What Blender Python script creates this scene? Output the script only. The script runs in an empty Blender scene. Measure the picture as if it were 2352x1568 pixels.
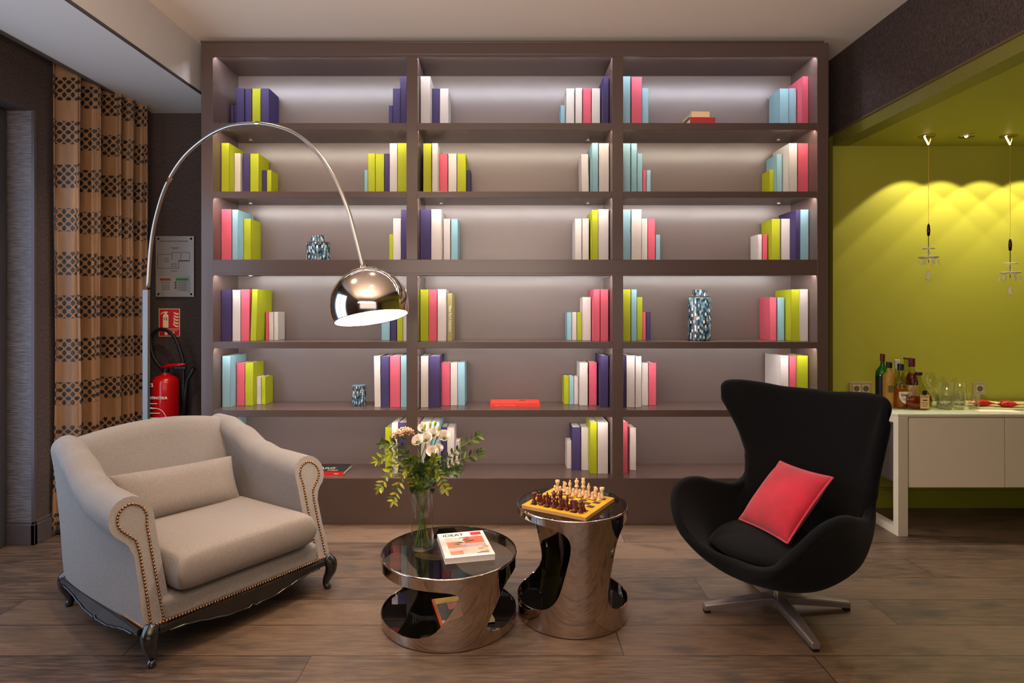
import bpy, bmesh, math, random
from mathutils import Vector, Matrix, Euler
random.seed(7)
PI = math.pi
sc = bpy.context.scene
COL = sc.collection
CAMZ, F, VX, VY = 1.42, 1400.0, 1168.0, 707.0     # eye height, focal length and vanishing point in photo pixels

# ---------------------------------------------------------------- camera, world, exposure, main lights
cam_d = bpy.data.cameras.new('camera'); cam = bpy.data.objects.new('camera', cam_d); COL.objects.link(cam)
cam.location = (0, 0, CAMZ); cam.rotation_euler = (PI/2, 0, 0)
cam_d.sensor_fit = 'HORIZONTAL'; cam_d.sensor_width = 36.0; cam_d.lens = F/2352*36.0
cam_d.shift_x = (1176-VX)/2352; cam_d.shift_y = -(784-VY)/2352
cam_d.clip_start = 0.02
sc.camera = cam
sc.view_settings.view_transform = 'Standard'; sc.view_settings.look = 'None'
sc.view_settings.gamma = 1.0; sc.view_settings.use_curve_mapping = False
sc.view_settings.exposure = -0.55
w = bpy.data.worlds.new('world'); sc.world = w; w.use_nodes = True
w.node_tree.nodes['Background'].inputs[0].default_value = (.55, .7, 1, 1)
w.node_tree.nodes['Background'].inputs[1].default_value = 0.35

def aim(o, d):
    o.rotation_euler = Vector(d).to_track_quat('-Z', 'Y').to_euler()
def area(name, loc, d, sx, sy, power, col):
    l = bpy.data.lights.new(name, 'AREA'); l.shape = 'RECTANGLE'; l.size = sx; l.size_y = sy; l.energy = power; l.color = col
    o = bpy.data.objects.new(name, l); COL.objects.link(o); o.location = loc; aim(o, d); return o
def spot(name, loc, d, ang, power, col, blend=.6, rad=.04):
    l = bpy.data.lights.new(name, 'SPOT'); l.spot_size = math.radians(ang); l.spot_blend = blend; l.energy = power; l.color = col; l.shadow_soft_size = rad
    o = bpy.data.objects.new(name, l); COL.objects.link(o); o.location = loc; aim(o, d); return o
WARM = (1, .76, .56); WARM2 = (1, .82, .66)
area('window_daylight', (-3.17, 2.35, 1.35), (1, .35, -.05), 1.9, 2.2, 62, (.62, .78, 1))
area('front_fill', (.3, -2.6, 1.7), (0, 1, .12), 4.6, 2.0, 62, (1, .90, .84))  # added fill from behind the camera, no window is modelled there
area('ceiling_fill', (-.4, .1, 1.9), (0, .25, 1), 2.2, 1.0, 250, (1, .80, .66))  # added upward fill to brighten the ceiling, hangs free without a fixture
spot('downlight_armchair', (-1.70, 2.60, 3.17), (-.05, .02, -1), 86, 165, WARM, .4)
spot('downlight_left_corner', (-1.55, 3.40, 3.17), (-.22, .06, -1), 86, 95, WARM, .6)
spot('downlight_bookcase', (-.6, 3.3, 3.17), (0, .05, -1), 96, 50, WARM, .7)
spot('downlight_table', (-.2, 1.7, 3.17), (.02, .35, -1), 96, 45, WARM, .6)
spot('downlight_chair', (1.75, 2.35, 3.17), (-.05, .1, -1), 100, 50, WARM2, .6)
for i, x in enumerate((2.83, 3.08, 3.37, 3.66, 3.95)):
    spot('niche_downlight', (x, 4.09, 2.555), (0, .02, -1), 92, 38, (1, .87, .58), .12, .015)

# ---------------------------------------------------------------- helpers
def lin(c): return tuple(((v/255)/12.92 if v/255 <= .04045 else ((v/255+.055)/1.055)**2.4) for v in c)
def rgba(c): return (*lin(c), 1)
class NT:
    def __init__(s, name):
        s.m = bpy.data.materials.new(name); s.m.use_nodes = True; s.t = s.m.node_tree
        s.b = s.t.nodes['Principled BSDF']; s.out = s.t.nodes['Material Output']
    def n(s, typ, **kw):
        o = s.t.nodes.new(typ)
        for k, v in kw.items(): setattr(o, k, v)
        return o
    def l(s, a, b): s.t.links.new(a, b)
    def set(s, inp, v):
        if hasattr(v, 'is_linked'): s.l(v, inp)
        else: inp.default_value = v
    def math(s, op, a, b=0.0, c=0.0):
        o = s.n('ShaderNodeMath', operation=op)
        for i, v in enumerate((a, b, c)): s.set(o.inputs[i], v)
        return o.outputs[0]
    def mix(s, f, a, b):
        o = s.n('ShaderNodeMix', data_type='RGBA')
        s.set(o.inputs[0], f); s.set(o.inputs[6], a); s.set(o.inputs[7], b)
        return o.outputs[2]
    def coord(s, kind='Object'): return s.n('ShaderNodeTexCoord').outputs[kind]
    def scaled(s, v, sc_):
        o = s.n('ShaderNodeMapping'); o.inputs['Scale'].default_value = sc_; s.l(v, o.inputs[0]); return o.outputs[0]
    def noise(s, v, scale, detail=2.0):
        o = s.n('ShaderNodeTexNoise'); s.l(v, o.inputs['Vector']); o.inputs['Scale'].default_value = scale; o.inputs['Detail'].default_value = detail
        return o.outputs[0]
    def bump(s, h, st, dist=.001):
        o = s.n('ShaderNodeBump'); o.inputs['Strength'].default_value = st; o.inputs['Distance'].default_value = dist
        s.l(h, o.inputs['Height']); s.l(o.outputs[0], s.b.inputs['Normal'])
def P(name, c, rough=.5, metal=0, spec=.5, var=0, vscale=20, stretch=(1, 1, 1), bump=0, bscale=None, dist=.001, coat=0, sheen=0, trans=0, ior=1.45, emit=None, estr=0, alpha=1):
    k = NT(name); b = k.b
    b.inputs['Base Color'].default_value = rgba(c); b.inputs['Roughness'].default_value = rough; b.inputs['Metallic'].default_value = metal
    b.inputs['Specular IOR Level'].default_value = spec; b.inputs['Coat Weight'].default_value = coat; b.inputs['Sheen Weight'].default_value = sheen
    b.inputs['Transmission Weight'].default_value = trans; b.inputs['IOR'].default_value = ior; b.inputs['Alpha'].default_value = alpha
    if emit: b.inputs['Emission Color'].default_value = rgba(emit); b.inputs['Emission Strength'].default_value = estr
    if var or bump:
        v = k.scaled(k.coord(), stretch)
        if var:
            nz = k.noise(v, vscale, 3)
            d = tuple(max(0, x*(1-var)) for x in c); h = tuple(min(255, x*(1+var)) for x in c)
            mr = k.n('ShaderNodeMapRange'); mr.inputs[1].default_value = .3; mr.inputs[2].default_value = .7; k.l(nz, mr.inputs[0])
            k.l(k.mix(mr.outputs[0], rgba(d), rgba(h)), b.inputs['Base Color'])
        if bump: k.bump(k.noise(v, bscale or vscale, 2), bump, dist)
    return k.m
def thin_glass(name, tint, ior=1.45, rough=0.0):
    k = NT(name); k.t.nodes.remove(k.b)
    tr = k.n('ShaderNodeBsdfTransparent'); tr.inputs[0].default_value = rgba(tint)
    gl = k.n('ShaderNodeBsdfGlossy'); gl.inputs['Roughness'].default_value = rough
    lw = k.n('ShaderNodeLayerWeight'); lw.inputs[0].default_value = .5; f0 = ((ior-1)/(ior+1))**2
    fr = k.math('MULTIPLY_ADD', k.math('POWER', lw.outputs['Facing'], 5.0), .9-f0, f0)
    mx = k.n('ShaderNodeMixShader'); k.l(fr, mx.inputs[0]); k.l(tr.outputs[0], mx.inputs[1]); k.l(gl.outputs[0], mx.inputs[2])
    k.l(mx.outputs[0], k.out.inputs[0]); return k.m

def tag(o, label=None, cat=None, group=None, kind=None):
    if label: o['label'] = label
    if cat: o['category'] = cat
    if group: o['group'] = group
    if kind: o['kind'] = kind
    return o
def thing(name, label, cat, loc=(0, 0, 0), rot=(0, 0, 0), group=None):
    o = bpy.data.objects.new(name, None); COL.objects.link(o); o.empty_display_size = .05
    o.location = loc; o.rotation_euler = rot if not isinstance(rot, (int, float)) else (0, 0, rot)
    return tag(o, label, cat, group)
def link(name, me, mat, parent=None, smooth=False):
    if mat is not None and not me.materials: me.materials.append(mat)
    if smooth:
        for p in me.polygons: p.use_smooth = True
    o = bpy.data.objects.new(name, me); COL.objects.link(o)
    if parent: o.parent = parent
    return o
def copy_tree(o, parent=None):
    c = o.copy(); COL.objects.link(c)
    if parent: c.parent = parent
    for ch in list(o.children): copy_tree(ch, c)
    return c
class MB:
    def __init__(s): s.v = []; s.f = []; s.M = None
    def add(s, vs, fs):
        o = len(s.v)
        s.v += [tuple(s.M @ Vector(v)) if s.M else tuple(v) for v in vs]
        s.f += [tuple(i+o for i in f) for f in fs]; return s
    def box(s, x0, x1, y0, y1, z0, z1):
        return s.add([(x, y, z) for z in (z0, z1) for x, y in ((x0, y0), (x1, y0), (x1, y1), (x0, y1))],
                     [(3, 2, 1, 0), (4, 5, 6, 7), (0, 1, 5, 4), (1, 2, 6, 5), (2, 3, 7, 6), (3, 0, 4, 7)])
    def grid(s, rows, close_u=False, close_v=False):
        n, m = len(rows), len(rows[0]); vs = [p for r in rows for p in r]; fs = []
        for i in range(n if close_v else n-1):
            for j in range(m if close_u else m-1):
                a, b = i*m+j, i*m+(j+1) % m; i2 = (i+1) % n
                fs.append((a, b, i2*m+(j+1) % m, i2*m+j))
        return s.add(vs, fs)
    def lathe(s, prof, seg=32, c=(0, 0, 0), cap=True, lobes=0, amp=0):
        rows = []
        for r, z in prof:
            rows.append([(c[0]+r*(1+amp*math.cos(lobes*2*PI*k/seg))*math.cos(2*PI*k/seg), c[1]+r*(1+amp*math.cos(lobes*2*PI*k/seg))*math.sin(2*PI*k/seg), c[2]+z) for k in range(seg)])
        s.grid(rows, close_u=True)
        o = len(s.v)-len(prof)*seg
        if cap:
            if prof[0][0] > 1e-6: s.f.append(tuple(o+k for k in reversed(range(seg))))
            if prof[-1][0] > 1e-6: s.f.append(tuple(o+(len(prof)-1)*seg+k for k in range(seg)))
        return s
    def tube(s, pts, r, seg=10, cap=True, squash=None):
        pts = [Vector(p) for p in pts]; n = len(pts); rr = r if isinstance(r, (list, tuple)) else [r]*n
        t = (pts[1]-pts[0]).normalized(); up = Vector((0, 0, 1)) if abs(t.z) < .9 else Vector((1, 0, 0))
        nx = t.cross(up).normalized(); rows = []
        for i in range(n):
            t = (pts[min(i+1, n-1)]-pts[max(i-1, 0)]).normalized()
            nx = (nx - t*nx.dot(t)).normalized(); ny = t.cross(nx)
            rows.append([tuple(pts[i]+(nx*math.cos(2*PI*k/seg)+ny*math.sin(2*PI*k/seg)*(squash or 1))*rr[i]) for k in range(seg)])
        s.grid(rows, close_u=True); o = len(s.v)-n*seg
        if cap: s.f.append(tuple(o+k for k in reversed(range(seg)))); s.f.append(tuple(o+(n-1)*seg+k for k in range(seg)))
        return s
    def sphere(s, c, r, seg=16, rings=10, sq=(1, 1, 1)):
        rows = []
        for i in range(rings+1):
            a = PI*i/rings; q = max(math.sin(a), 1e-4)
            rows.append([(c[0]+r*sq[0]*q*math.cos(2*PI*k/seg), c[1]+r*sq[1]*q*math.sin(2*PI*k/seg), c[2]-r*sq[2]*math.cos(a)) for k in range(seg)])
        return s.grid(rows, close_u=True)
    def prism(s, poly, d, axis='y', o=0.0):       # polygon in a plane, extruded d along the axis from o
        def P3(a, b, t): return {'y': (a, t, b), 'z': (a, b, t), 'x': (t, a, b)}[axis]
        n = len(poly)
        return s.add([P3(a, b, o) for a, b in poly]+[P3(a, b, o+d) for a, b in poly],
                     [tuple(range(n)), tuple(range(2*n-1, n-1, -1))]+[(i, n+i, n+(i+1) % n, (i+1) % n) for i in range(n)])
    def build(s, name, mat, parent=None, smooth=False, bevel=0, bseg=2, merge=False, split=None):
        me = bpy.data.meshes.new(name); me.from_pydata(s.v, [], s.f); me.update()
        bm = bmesh.new(); bm.from_mesh(me)
        if merge: bmesh.ops.remove_doubles(bm, verts=bm.verts, dist=1e-5)
        bmesh.ops.recalc_face_normals(bm, faces=bm.faces); bm.to_mesh(me); bm.free()
        o = link(name, me, mat, parent, smooth)
        if bevel:
            b = o.modifiers.new('bevel', 'BEVEL'); b.width = bevel; b.segments = bseg; b.limit_method = 'ANGLE'; b.angle_limit = math.radians(40)
        if split:
            e = o.modifiers.new('edges', 'EDGE_SPLIT'); e.split_angle = math.radians(split)
        return o
def struct(name, mb, mat, **kw):
    return tag(mb.build(name, mat, **kw), kind='structure')
def px(u, v, Y): return Vector(((u-VX)*Y/F, Y, CAMZ-(v-VY)*Y/F))
def pxX(u, Y): return (u-VX)*Y/F
def pxZ(v, Y): return CAMZ-(v-VY)*Y/F
def cr(p, n, closed=False):                       # Catmull-Rom through points
    p = [Vector(q) for q in p]; m = len(p); out = []; segs = m if closed else m-1
    for k in range(n if closed else n+1):
        t = k*segs/n; i = min(int(t), segs-1); f = t-i
        g = (lambda j: p[j % m]) if closed else (lambda j: p[max(0, min(m-1, j))])
        a, b, c, d = g(i-1), g(i), g(i+1), g(i+2)
        out.append(.5*((2*b)+(c-a)*f+(2*a-5*b+4*c-d)*f*f+(3*b-a-3*c+d)*f*f*f))
    return out
def lerp(a, b, t): return a+(b-a)*t
def interp(tab, x):
    if x <= tab[0][0]: return tab[0][1]
    for (a, b), (c, d) in zip(tab, tab[1:]):
        if x <= c:
            t = (x-a)/(c-a); t = t*t*(3-2*t); return b+(d-b)*t
    return tab[-1][1]
def text(body, size, mat, parent, M, name='lettering', align='LEFT', sx=1.0, bold=0.0, depth=.0003):
    cu = bpy.data.curves.new('txt', 'FONT'); cu.body = body; cu.size = size; cu.align_x = align; cu.extrude = depth; cu.offset = bold
    to = bpy.data.objects.new('txt', cu); COL.objects.link(to); bpy.context.view_layer.update()
    me = bpy.data.meshes.new_from_object(to.evaluated_get(bpy.context.evaluated_depsgraph_get()))
    bpy.data.objects.remove(to); me.materials.clear()
    me.transform(M @ Matrix.Diagonal((sx, 1, 1, 1)))
    return link(name, me, mat, parent)
def frame(o, x, y):                               # matrix whose x and y axes lie along the given directions at o
    x = Vector(x).normalized(); y = Vector(y); y = (y-x*y.dot(x)).normalized(); z = x.cross(y)
    m = Matrix((x, y, z)).transposed().to_4x4(); m.translation = Vector(o); return m
def ordinal(i): return ('first', 'second', 'third', 'fourth', 'fifth', 'sixth', 'seventh', 'eighth')[i]

# ---------------------------------------------------------------- materials
m_ceil = P('ceiling_paint', (228, 215, 202), .85)
m_soffit = P('soffit_paint', (196, 192, 190), .85)
m_paper = P('woven_wallpaper', (66, 56, 53), .85, spec=.2, var=.32, vscale=260, stretch=(1, 1, .25), bump=.5, bscale=300, dist=.002)
m_paper_rib = P('ribbed_wallpaper', (92, 86, 88), .42, var=.18, vscale=160, stretch=(.12, .12, 1), bump=.9, bscale=150, dist=.004)
m_lime = P('lime_wall_paint', (160, 158, 52), .55)
m_limebase = P('lime_skirting_paint', (140, 138, 34), .4)
m_base = P('dark_skirting_paint', (72, 64, 64), .35)
m_frame = P('dark_frame_paint', (52, 50, 54), .35)
m_darkwall = P('dark_wall_paint', (84, 72, 68), .7)
m_case = P('taupe_lacquer', (84, 68, 63), .27, spec=.55)
m_caseback = P('taupe_lacquer_back', (100, 87, 83), .3, spec=.75)
m_chrome = P('polished_steel', (205, 190, 178), .035, metal=1)
m_brushed = P('brushed_steel', (186, 176, 168), .28, metal=1)
m_alu = P('satin_aluminium', (158, 146, 144), .42, metal=.75)
m_dome = P('polished_dome_steel', (214, 200, 190), .11, metal=1)
m_black_glass = P('black_glass', (6, 6, 7), .02, spec=.6)
m_clear = thin_glass('table_glass', (214, 216, 212), 1.5)
m_vaseglass = thin_glass('vase_glass', (252, 252, 250), 1.3)
m_drinkglass = thin_glass('drinking_glass', (252, 252, 246), 1.75)
m_glassbase = thin_glass('glass_base', (236, 232, 206), 1.6)
m_water = thin_glass('water', (246, 248, 236), 1.15)
m_white_enamel = P('white_enamel', (250, 246, 238), .5)
m_bulb = P('bulb', (255, 250, 240), .4, emit=(255, 236, 208), estr=55)
m_gold = P('brass_nail', (150, 108, 74), .3, metal=1)
m_blackwood = P('black_lacquered_wood', (26, 22, 21), .22, coat=.4)
m_blackplastic = P('black_plastic', (16, 16, 17), .4)
m_rubber = P('black_rubber', (14, 14, 15), .5)
m_paperwhite = P('book_pages', (226, 220, 206), .8)
m_ink = P('dark_ink', (30, 28, 30), .6)
m_whiteink = P('white_ink', (236, 230, 220), .6)
m_egg = P('black_wool', (14, 14, 15), .95, spec=.15, sheen=.04, var=.35, vscale=420, bump=.25, bscale=500)
m_velvet = P('red_velvet', (184, 24, 48), .8, sheen=.3, var=.08, vscale=9, bump=.15, bscale=12, dist=.004)
m_velvet_pipe = P('red_velvet_piping', (196, 50, 70), .7, sheen=.3)
m_linen = P('grey_linen', (124, 117, 113), .9, sheen=.08, var=.10, vscale=480, stretch=(1, 1, .16), bump=.25, bscale=500)
m_linen2 = P('grey_linen_cushion', (126, 116, 110), .9, sheen=.08, var=.09, vscale=420, stretch=(1, .25, .4), bump=.55, bscale=9, dist=.006)
m_sideboard = P('champagne_lacquer', (212, 202, 182), .38, spec=.5)
m_sideleg = P('champagne_metal', (206, 196, 176), .35, metal=.15)
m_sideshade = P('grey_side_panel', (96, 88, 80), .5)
m_frost = P('frosted_glass_top', (214, 222, 196), .12, spec=.7)
m_red = P('extinguisher_red', (196, 14, 18), .22, coat=.4)
m_signred = P('sign_red', (200, 18, 40), .5)
m_cream = P('sign_cream', (236, 214, 160), .5)
BOOK = {'P': ('purple', (52, 40, 84)), 'L': ('lime green', (152, 158, 8)), 'W': ('white', (186, 178, 172)), 'K': ('pink', (192, 80, 98)), 'B': ('pale blue', (124, 162, 172)), 'D': ('olive gold', (150, 140, 88))}
m_book = {k: P('book_cloth_'+v[0].replace(' ', '_'), v[1], .72, var=.06, vscale=320, bump=.18, bscale=500) for k, v in BOOK.items()}

def floor_material():
    k = NT('worn_oak_planks'); co = k.coord(); s = k.n('ShaderNodeSeparateXYZ'); k.l(co, s.inputs[0]); X, Y = s.outputs[0], s.outputs[1]
    yy = k.math('DIVIDE', k.math('SUBTRACT', Y, .09), .24); row = k.math('FLOOR', yy); fy = k.math('FRACT', yy)
    xx = k.math('ADD', k.math('DIVIDE', X, 2.05), k.math('MULTIPLY', row, .377)); colm = k.math('FLOOR', xx); fx = k.math('FRACT', xx)
    wn = k.n('ShaderNodeTexWhiteNoise', noise_dimensions='2D'); cb = k.n('ShaderNodeCombineXYZ'); k.l(row, cb.inputs[0]); k.l(colm, cb.inputs[1]); k.l(cb.outputs[0], wn.inputs[0])
    off = k.n('ShaderNodeVectorMath', operation='MULTIPLY_ADD'); k.l(wn.outputs['Color'], off.inputs[0]); off.inputs[1].default_value = (30, 30, 30); k.l(co, off.inputs[2])
    g1 = k.noise(k.scaled(off.outputs[0], (1.6, 16, 1)), 4.5, 9); g2 = k.noise(k.scaled(off.outputs[0], (1.3, 3.2, 1)), 3.0, 10); g3 = k.noise(k.scaled(off.outputs[0], (5, 70, 1)), 4, 5)
    c1 = k.mix(wn.outputs['Value'], rgba((60, 47, 38)), rgba((100, 80, 64)))
    mr = k.n('ShaderNodeMapRange'); mr.inputs[1].default_value = .38; mr.inputs[2].default_value = .68; k.l(g1, mr.inputs[0])
    c2 = k.mix(k.math('MULTIPLY', mr.outputs[0], .55), c1, rgba((122, 97, 77)))
    mr2 = k.n('ShaderNodeMapRange'); mr2.inputs[1].default_value = .52; mr2.inputs[2].default_value = .74; k.l(g2, mr2.inputs[0])
    c3 = k.mix(k.math('MULTIPLY', mr2.outputs[0], .8), c2, rgba((40, 33, 28)))
    mr3 = k.n('ShaderNodeMapRange'); mr3.inputs[1].default_value = .55; mr3.inputs[2].default_value = .8; k.l(g3, mr3.inputs[0])
    c4 = k.mix(k.math('MULTIPLY', mr3.outputs[0], .7), c3, rgba((38, 31, 27)))
    ey = k.math('LESS_THAN', k.math('MINIMUM', fy, k.math('SUBTRACT', 1.0, fy)), .010)
    ex = k.math('LESS_THAN', k.math('MINIMUM', fx, k.math('SUBTRACT', 1.0, fx)), .0011)
    seam = k.math('MAXIMUM', ey, ex)
    k.l(k.mix(k.math('MULTIPLY', seam, .9), c4, rgba((24, 19, 17))), k.b.inputs['Base Color'])
    k.l(k.math('ADD', .32, k.math('MULTIPLY', g2, .22)), k.b.inputs['Roughness'])
    k.bump(k.math('SUBTRACT', g1, k.math('MULTIPLY', seam, 1.5)), .25, .002)
    return k.m
m_floor = floor_material()
def curtain_material():
    k = NT('laser_cut_bronze_curtain'); s = k.n('ShaderNodeSeparateXYZ'); k.l(k.coord('UV'), s.inputs[0]); U, V = s.outputs[0], s.outputs[1]
    fv = k.math('FRACT', k.math('DIVIDE', V, .272)); band = k.math('LESS_THAN', fv, .53)
    a = k.math('ADD', k.math('DIVIDE', U, .052), k.math('DIVIDE', V, .052)); b = k.math('SUBTRACT', k.math('DIVIDE', U, .052), k.math('DIVIDE', V, .052))
    def strap(q, w_): return k.math('LESS_THAN', k.math('ABSOLUTE', k.math('SUBTRACT', k.math('FRACT', q), .5)), w_)
    st = k.math('MAXIMUM', strap(a, .125), strap(b, .125))
    # little rings where the straps leave an opening
    fu = k.math('SUBTRACT', k.math('FRACT', k.math('DIVIDE', U, .052)), .5); fw = k.math('SUBTRACT', k.math('FRACT', k.math('ADD', k.math('DIVIDE', V, .052), .5)), .5)
    rr = k.math('SQRT', k.math('ADD', k.math('MULTIPLY', fu, fu), k.math('MULTIPLY', fw, fw)))
    ring = k.math('MULTIPLY', k.math('LESS_THAN', rr, .27), k.math('GREATER_THAN', rr, .15))
    hole = k.math('MULTIPLY', band, k.math('SUBTRACT', 1.0, k.math('MAXIMUM', st, ring)))
    nz = k.noise(k.scaled(k.coord(), (6, 6, .8)), 5, 3)
    base = k.mix(nz, rgba((112, 80, 52)), rgba((156, 116, 80)))
    k.l(k.mix(hole, base, rgba((30, 21, 18))), k.b.inputs['Base Color'])
    k.b.inputs['Roughness'].default_value = .42; k.b.inputs['Sheen Weight'].default_value = .2
    k.bump(k.math('SUBTRACT', 1.0, hole), .35, .003)
    return k.m
m_curtain = curtain_material()
def mosaic_material():
    k = NT('blue_mosaic_enamel'); s = k.n('ShaderNodeSeparateXYZ'); k.l(k.coord(), s.inputs[0])
    a = k.math('MULTIPLY', k.math('ARCTAN2', s.outputs[1], s.outputs[0]), 42/(2*PI)); ci = k.math('FLOOR', a); fa = k.math('FRACT', a)
    w1 = k.n('ShaderNodeTexWhiteNoise', noise_dimensions='1D'); k.l(ci, w1.inputs['W'])
    v = k.math('ADD', k.math('DIVIDE', s.outputs[2], .021), k.math('MULTIPLY', w1.outputs['Value'], 3)); ri = k.math('FLOOR', v); fv = k.math('FRACT', v)
    cb = k.n('ShaderNodeCombineXYZ'); k.l(ci, cb.inputs[0]); k.l(ri, cb.inputs[1])
    w2 = k.n('ShaderNodeTexWhiteNoise', noise_dimensions='2D'); k.l(cb.outputs[0], w2.inputs[0])
    r = k.n('ShaderNodeValToRGB'); r.color_ramp.interpolation = 'CONSTANT'; k.l(w2.outputs['Value'], r.inputs[0])
    els = [(0, (22, 34, 46)), (.2, (34, 66, 84)), (.38, (58, 102, 120)), (.55, (92, 140, 152)), (.68, (28, 48, 62)), (.8, (150, 178, 184)), (.9, (222, 218, 210))]
    while len(r.color_ramp.elements) < len(els): r.color_ramp.elements.new(.5)
    for e, (p, c) in zip(r.color_ramp.elements, els): e.position = p; e.color = rgba(c)
    g = k.math('MAXIMUM', k.math('LESS_THAN', fa, .12), k.math('LESS_THAN', fv, .06))
    k.l(k.mix(g, r.outputs[0], rgba((70, 56, 50))), k.b.inputs['Base Color']); k.b.inputs['Roughness'].default_value = .2
    return k.m
m_mosaic = mosaic_material()
m_copper = P('copper_rim', (176, 110, 80), .3, metal=1)

# ---------------------------------------------------------------- the room
ZC = 3.20; YB = 4.55; XL = -2.85; XN = 2.31; YN = 4.34; ZN = 2.573; ZSF = 2.873; XSF = -2.084
struct('floor', MB().box(-3.4, 5.1, -2.7, 4.75, -.1, 0), m_floor)
struct('ceiling', MB().box(-3.3, XN+.1, -2.7, 4.7, ZC, ZC+.1), m_ceil)
struct('ceiling_soffit', MB().box(-2.66, XSF, -2.7, YB, ZSF, ZC), m_soffit)
struct('trim_1', MB().box(-2.675, -2.655, -2.7, YB-.12, ZSF-.012, ZSF+.05), m_base)
struct('trim_2', MB().box(XSF-.008, XSF+.003, -2.7, YB, ZSF-.004, ZSF+.010), m_base)
wl = MB().box(-3.3, XL, 3.67, 4.75, 0, ZC).box(-3.3, XL, 1.1, 3.67, 2.605, ZC).box(-3.3, XL, -2.7, 1.1, 0, ZC)
struct('wall_left', wl, m_paper)
struct('wall_left_reveal', MB().box(-3.12, XL+.001, 3.662, 3.669, .02, 2.605), m_paper_rib)
struct('trim_3', MB().box(XL-.012, XL+.006, 3.655, 3.672, .14, 2.605), m_base)
struct('baseboard_left', MB().box(-3.12, XL+.016, 3.645, 3.67, 0, .125).box(XL-.01, XL+.016, 3.645, 4.55, 0, .125)
       .box(-3.12, XL+.01, 3.651, 3.67, .125, .142).box(XL-.01, XL+.01, 3.651, 4.55, .125, .142), m_base, bevel=.004)
wf = struct('window_1', MB().box(-3.14, -3.0, 3.53, 3.645, 0, 2.6).box(-3.14, -3.0, 1.1, 1.2, 0, 2.6).box(-3.14, -3.0, 1.2, 3.53, 2.5, 2.6).box(-3.14, -3.0, 1.2, 3.53, 0, .12), m_frame, bevel=.006)
MB().box(-3.10, -3.06, 2.32, 2.40, .12, 2.5).build('mullion', m_frame, wf)
MB().box(-3.26, -3.252, 1.2, 3.53, .12, 2.5).build('window_pane', thin_glass('window_glass', (235, 240, 245), 1.3), wf)
struct('wall_back', MB().box(-3.3, 2.0, YB, 4.75, 0, ZC).box(1.9, XN, 4.39, 4.75, 0, ZC), m_paper)
struct('wall_niche', MB().box(XN, 5.1, YN, 4.75, 0, ZN), m_lime)
struct('ceiling_niche', MB().box(XN+.001, 5.1, -2.7, 4.75, ZN, ZN+.1), m_lime)
struct('wall_fascia', MB().box(XN, XN+.12, -2.7, 4.39, ZN+.083, ZC), m_paper)
struct('trim_4', MB().box(XN-.003, XN+.11, -2.7, YN, ZN-.001, ZN+.08), P('olive_band_paint', (112, 108, 40), .5))
struct('trim_5', MB().tube([(XN-.004, -2.7, ZN+.083), (XN-.004, 4.39, ZN+.083)], .009, 8), P('brown_bead', (96, 78, 52), .5))
struct('baseboard_niche', MB().box(XN, 5.1, YN-.018, YN, 0, .128).box(XN, 5.1, YN-.012, YN, .128, .146), m_limebase, bevel=.003)
struct('wall_right', MB().box(5.0, 5.1, -2.7, 4.75, 0, ZC), m_lime)
struct('wall_front', MB().box(-3.4, 5.1, -2.75, -2.65, 0, ZC), m_darkwall)

# ---------------------------------------------------------------- bookcase
YF = 4.0; S0 = YF/F
def bX(u): return (u-VX)*S0
def bZ(v): return CAMZ+(VY-v)*S0
CX = [(489, 933.5), (959, 1406.5), (1431.5, 1877)]
ROWT = [129.7, 298, 454, 632, 800, 957]            # upper edge of each row of openings, photo pixels
ROWB = [282.3, 439.5, 596, 785, 941.5, 1098]       # shelf surface of each row
YBK = 4.376
bc = thing('bookcase', 'dark taupe lacquered wall bookcase with lit shelves and deep plinth', 'bookcase', (0, YF, 0))
def part(name, x0, x1, y0, y1, z0, z1, mat=m_case, bev=.0015): return MB().box(x0, x1, y0-YF, y1-YF, z0, z1).build(name, mat, bc, bevel=bev)
xl, xr, zt = bX(462), bX(1903), bZ(98)
part('stile', xl, bX(489), YF, 4.53, 0, zt); part('stile', bX(1877), xr, YF, 4.385, 0, zt)
part('top_rail', bX(489), bX(1877), YF, YBK, bZ(129.7)+.014, zt)
part('top_lip', bX(489), bX(1877), YF, YF+.02, bZ(129.7), bZ(129.7)+.014, bev=0)
part('cornice', xl-.004, xr-.03, YF-.004, 4.38, zt, zt+.012)
part('plinth', bX(489), bX(1877), YF, YBK, 0, bZ(1098)-.0)
part('middle_rail', bX(489), bX(1877), YF, YBK, bZ(632)+.014, bZ(596))
part('middle_lip', bX(489), bX(1877), YF, YF+.02, bZ(632), bZ(632)+.014, bev=0)
for a, b in ((933.5, 959), (1406.5, 1431.5)):
    part('divider', bX(a), bX(b), YF, YBK, bZ(596), bZ(129.7)); part('divider', bX(a), bX(b), YF, YBK, bZ(1098), bZ(632))
for r in (0, 1, 3, 4):
    for c0, c1 in CX:
        z1, z0 = bZ(ROWB[r]), bZ(ROWT[r+1])
        MB().box(bX(c0), bX(c1), 0, YBK-YF, z0+.014, z1).box(bX(c0), bX(c1), 0, .02, z0, z0+.015).build('shelf', m_case, bc, bevel=.001)
part('back_panel', xl+.03, xr-.03, YBK, YBK+.012, 0, zt, m_caseback, 0)
LEDC = [(240, 243, 255), (255, 240, 218), (255, 246, 240), (255, 248, 244), (250, 242, 240), (255, 240, 232)]
LEDS = [160, 130, 165, 165, 140, 115]
for r in range(6):
    lm = P('led_strip_light', LEDC[r], .5, emit=LEDC[r], estr=LEDS[r])
    for c0, c1 in CX:
        z = bZ(ROWT[r])+.014
        MB().box(bX(c0)+.004, bX(c1)-.004, .023, .034, z-.006, z).build('led_strip', lm, bc)
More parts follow.
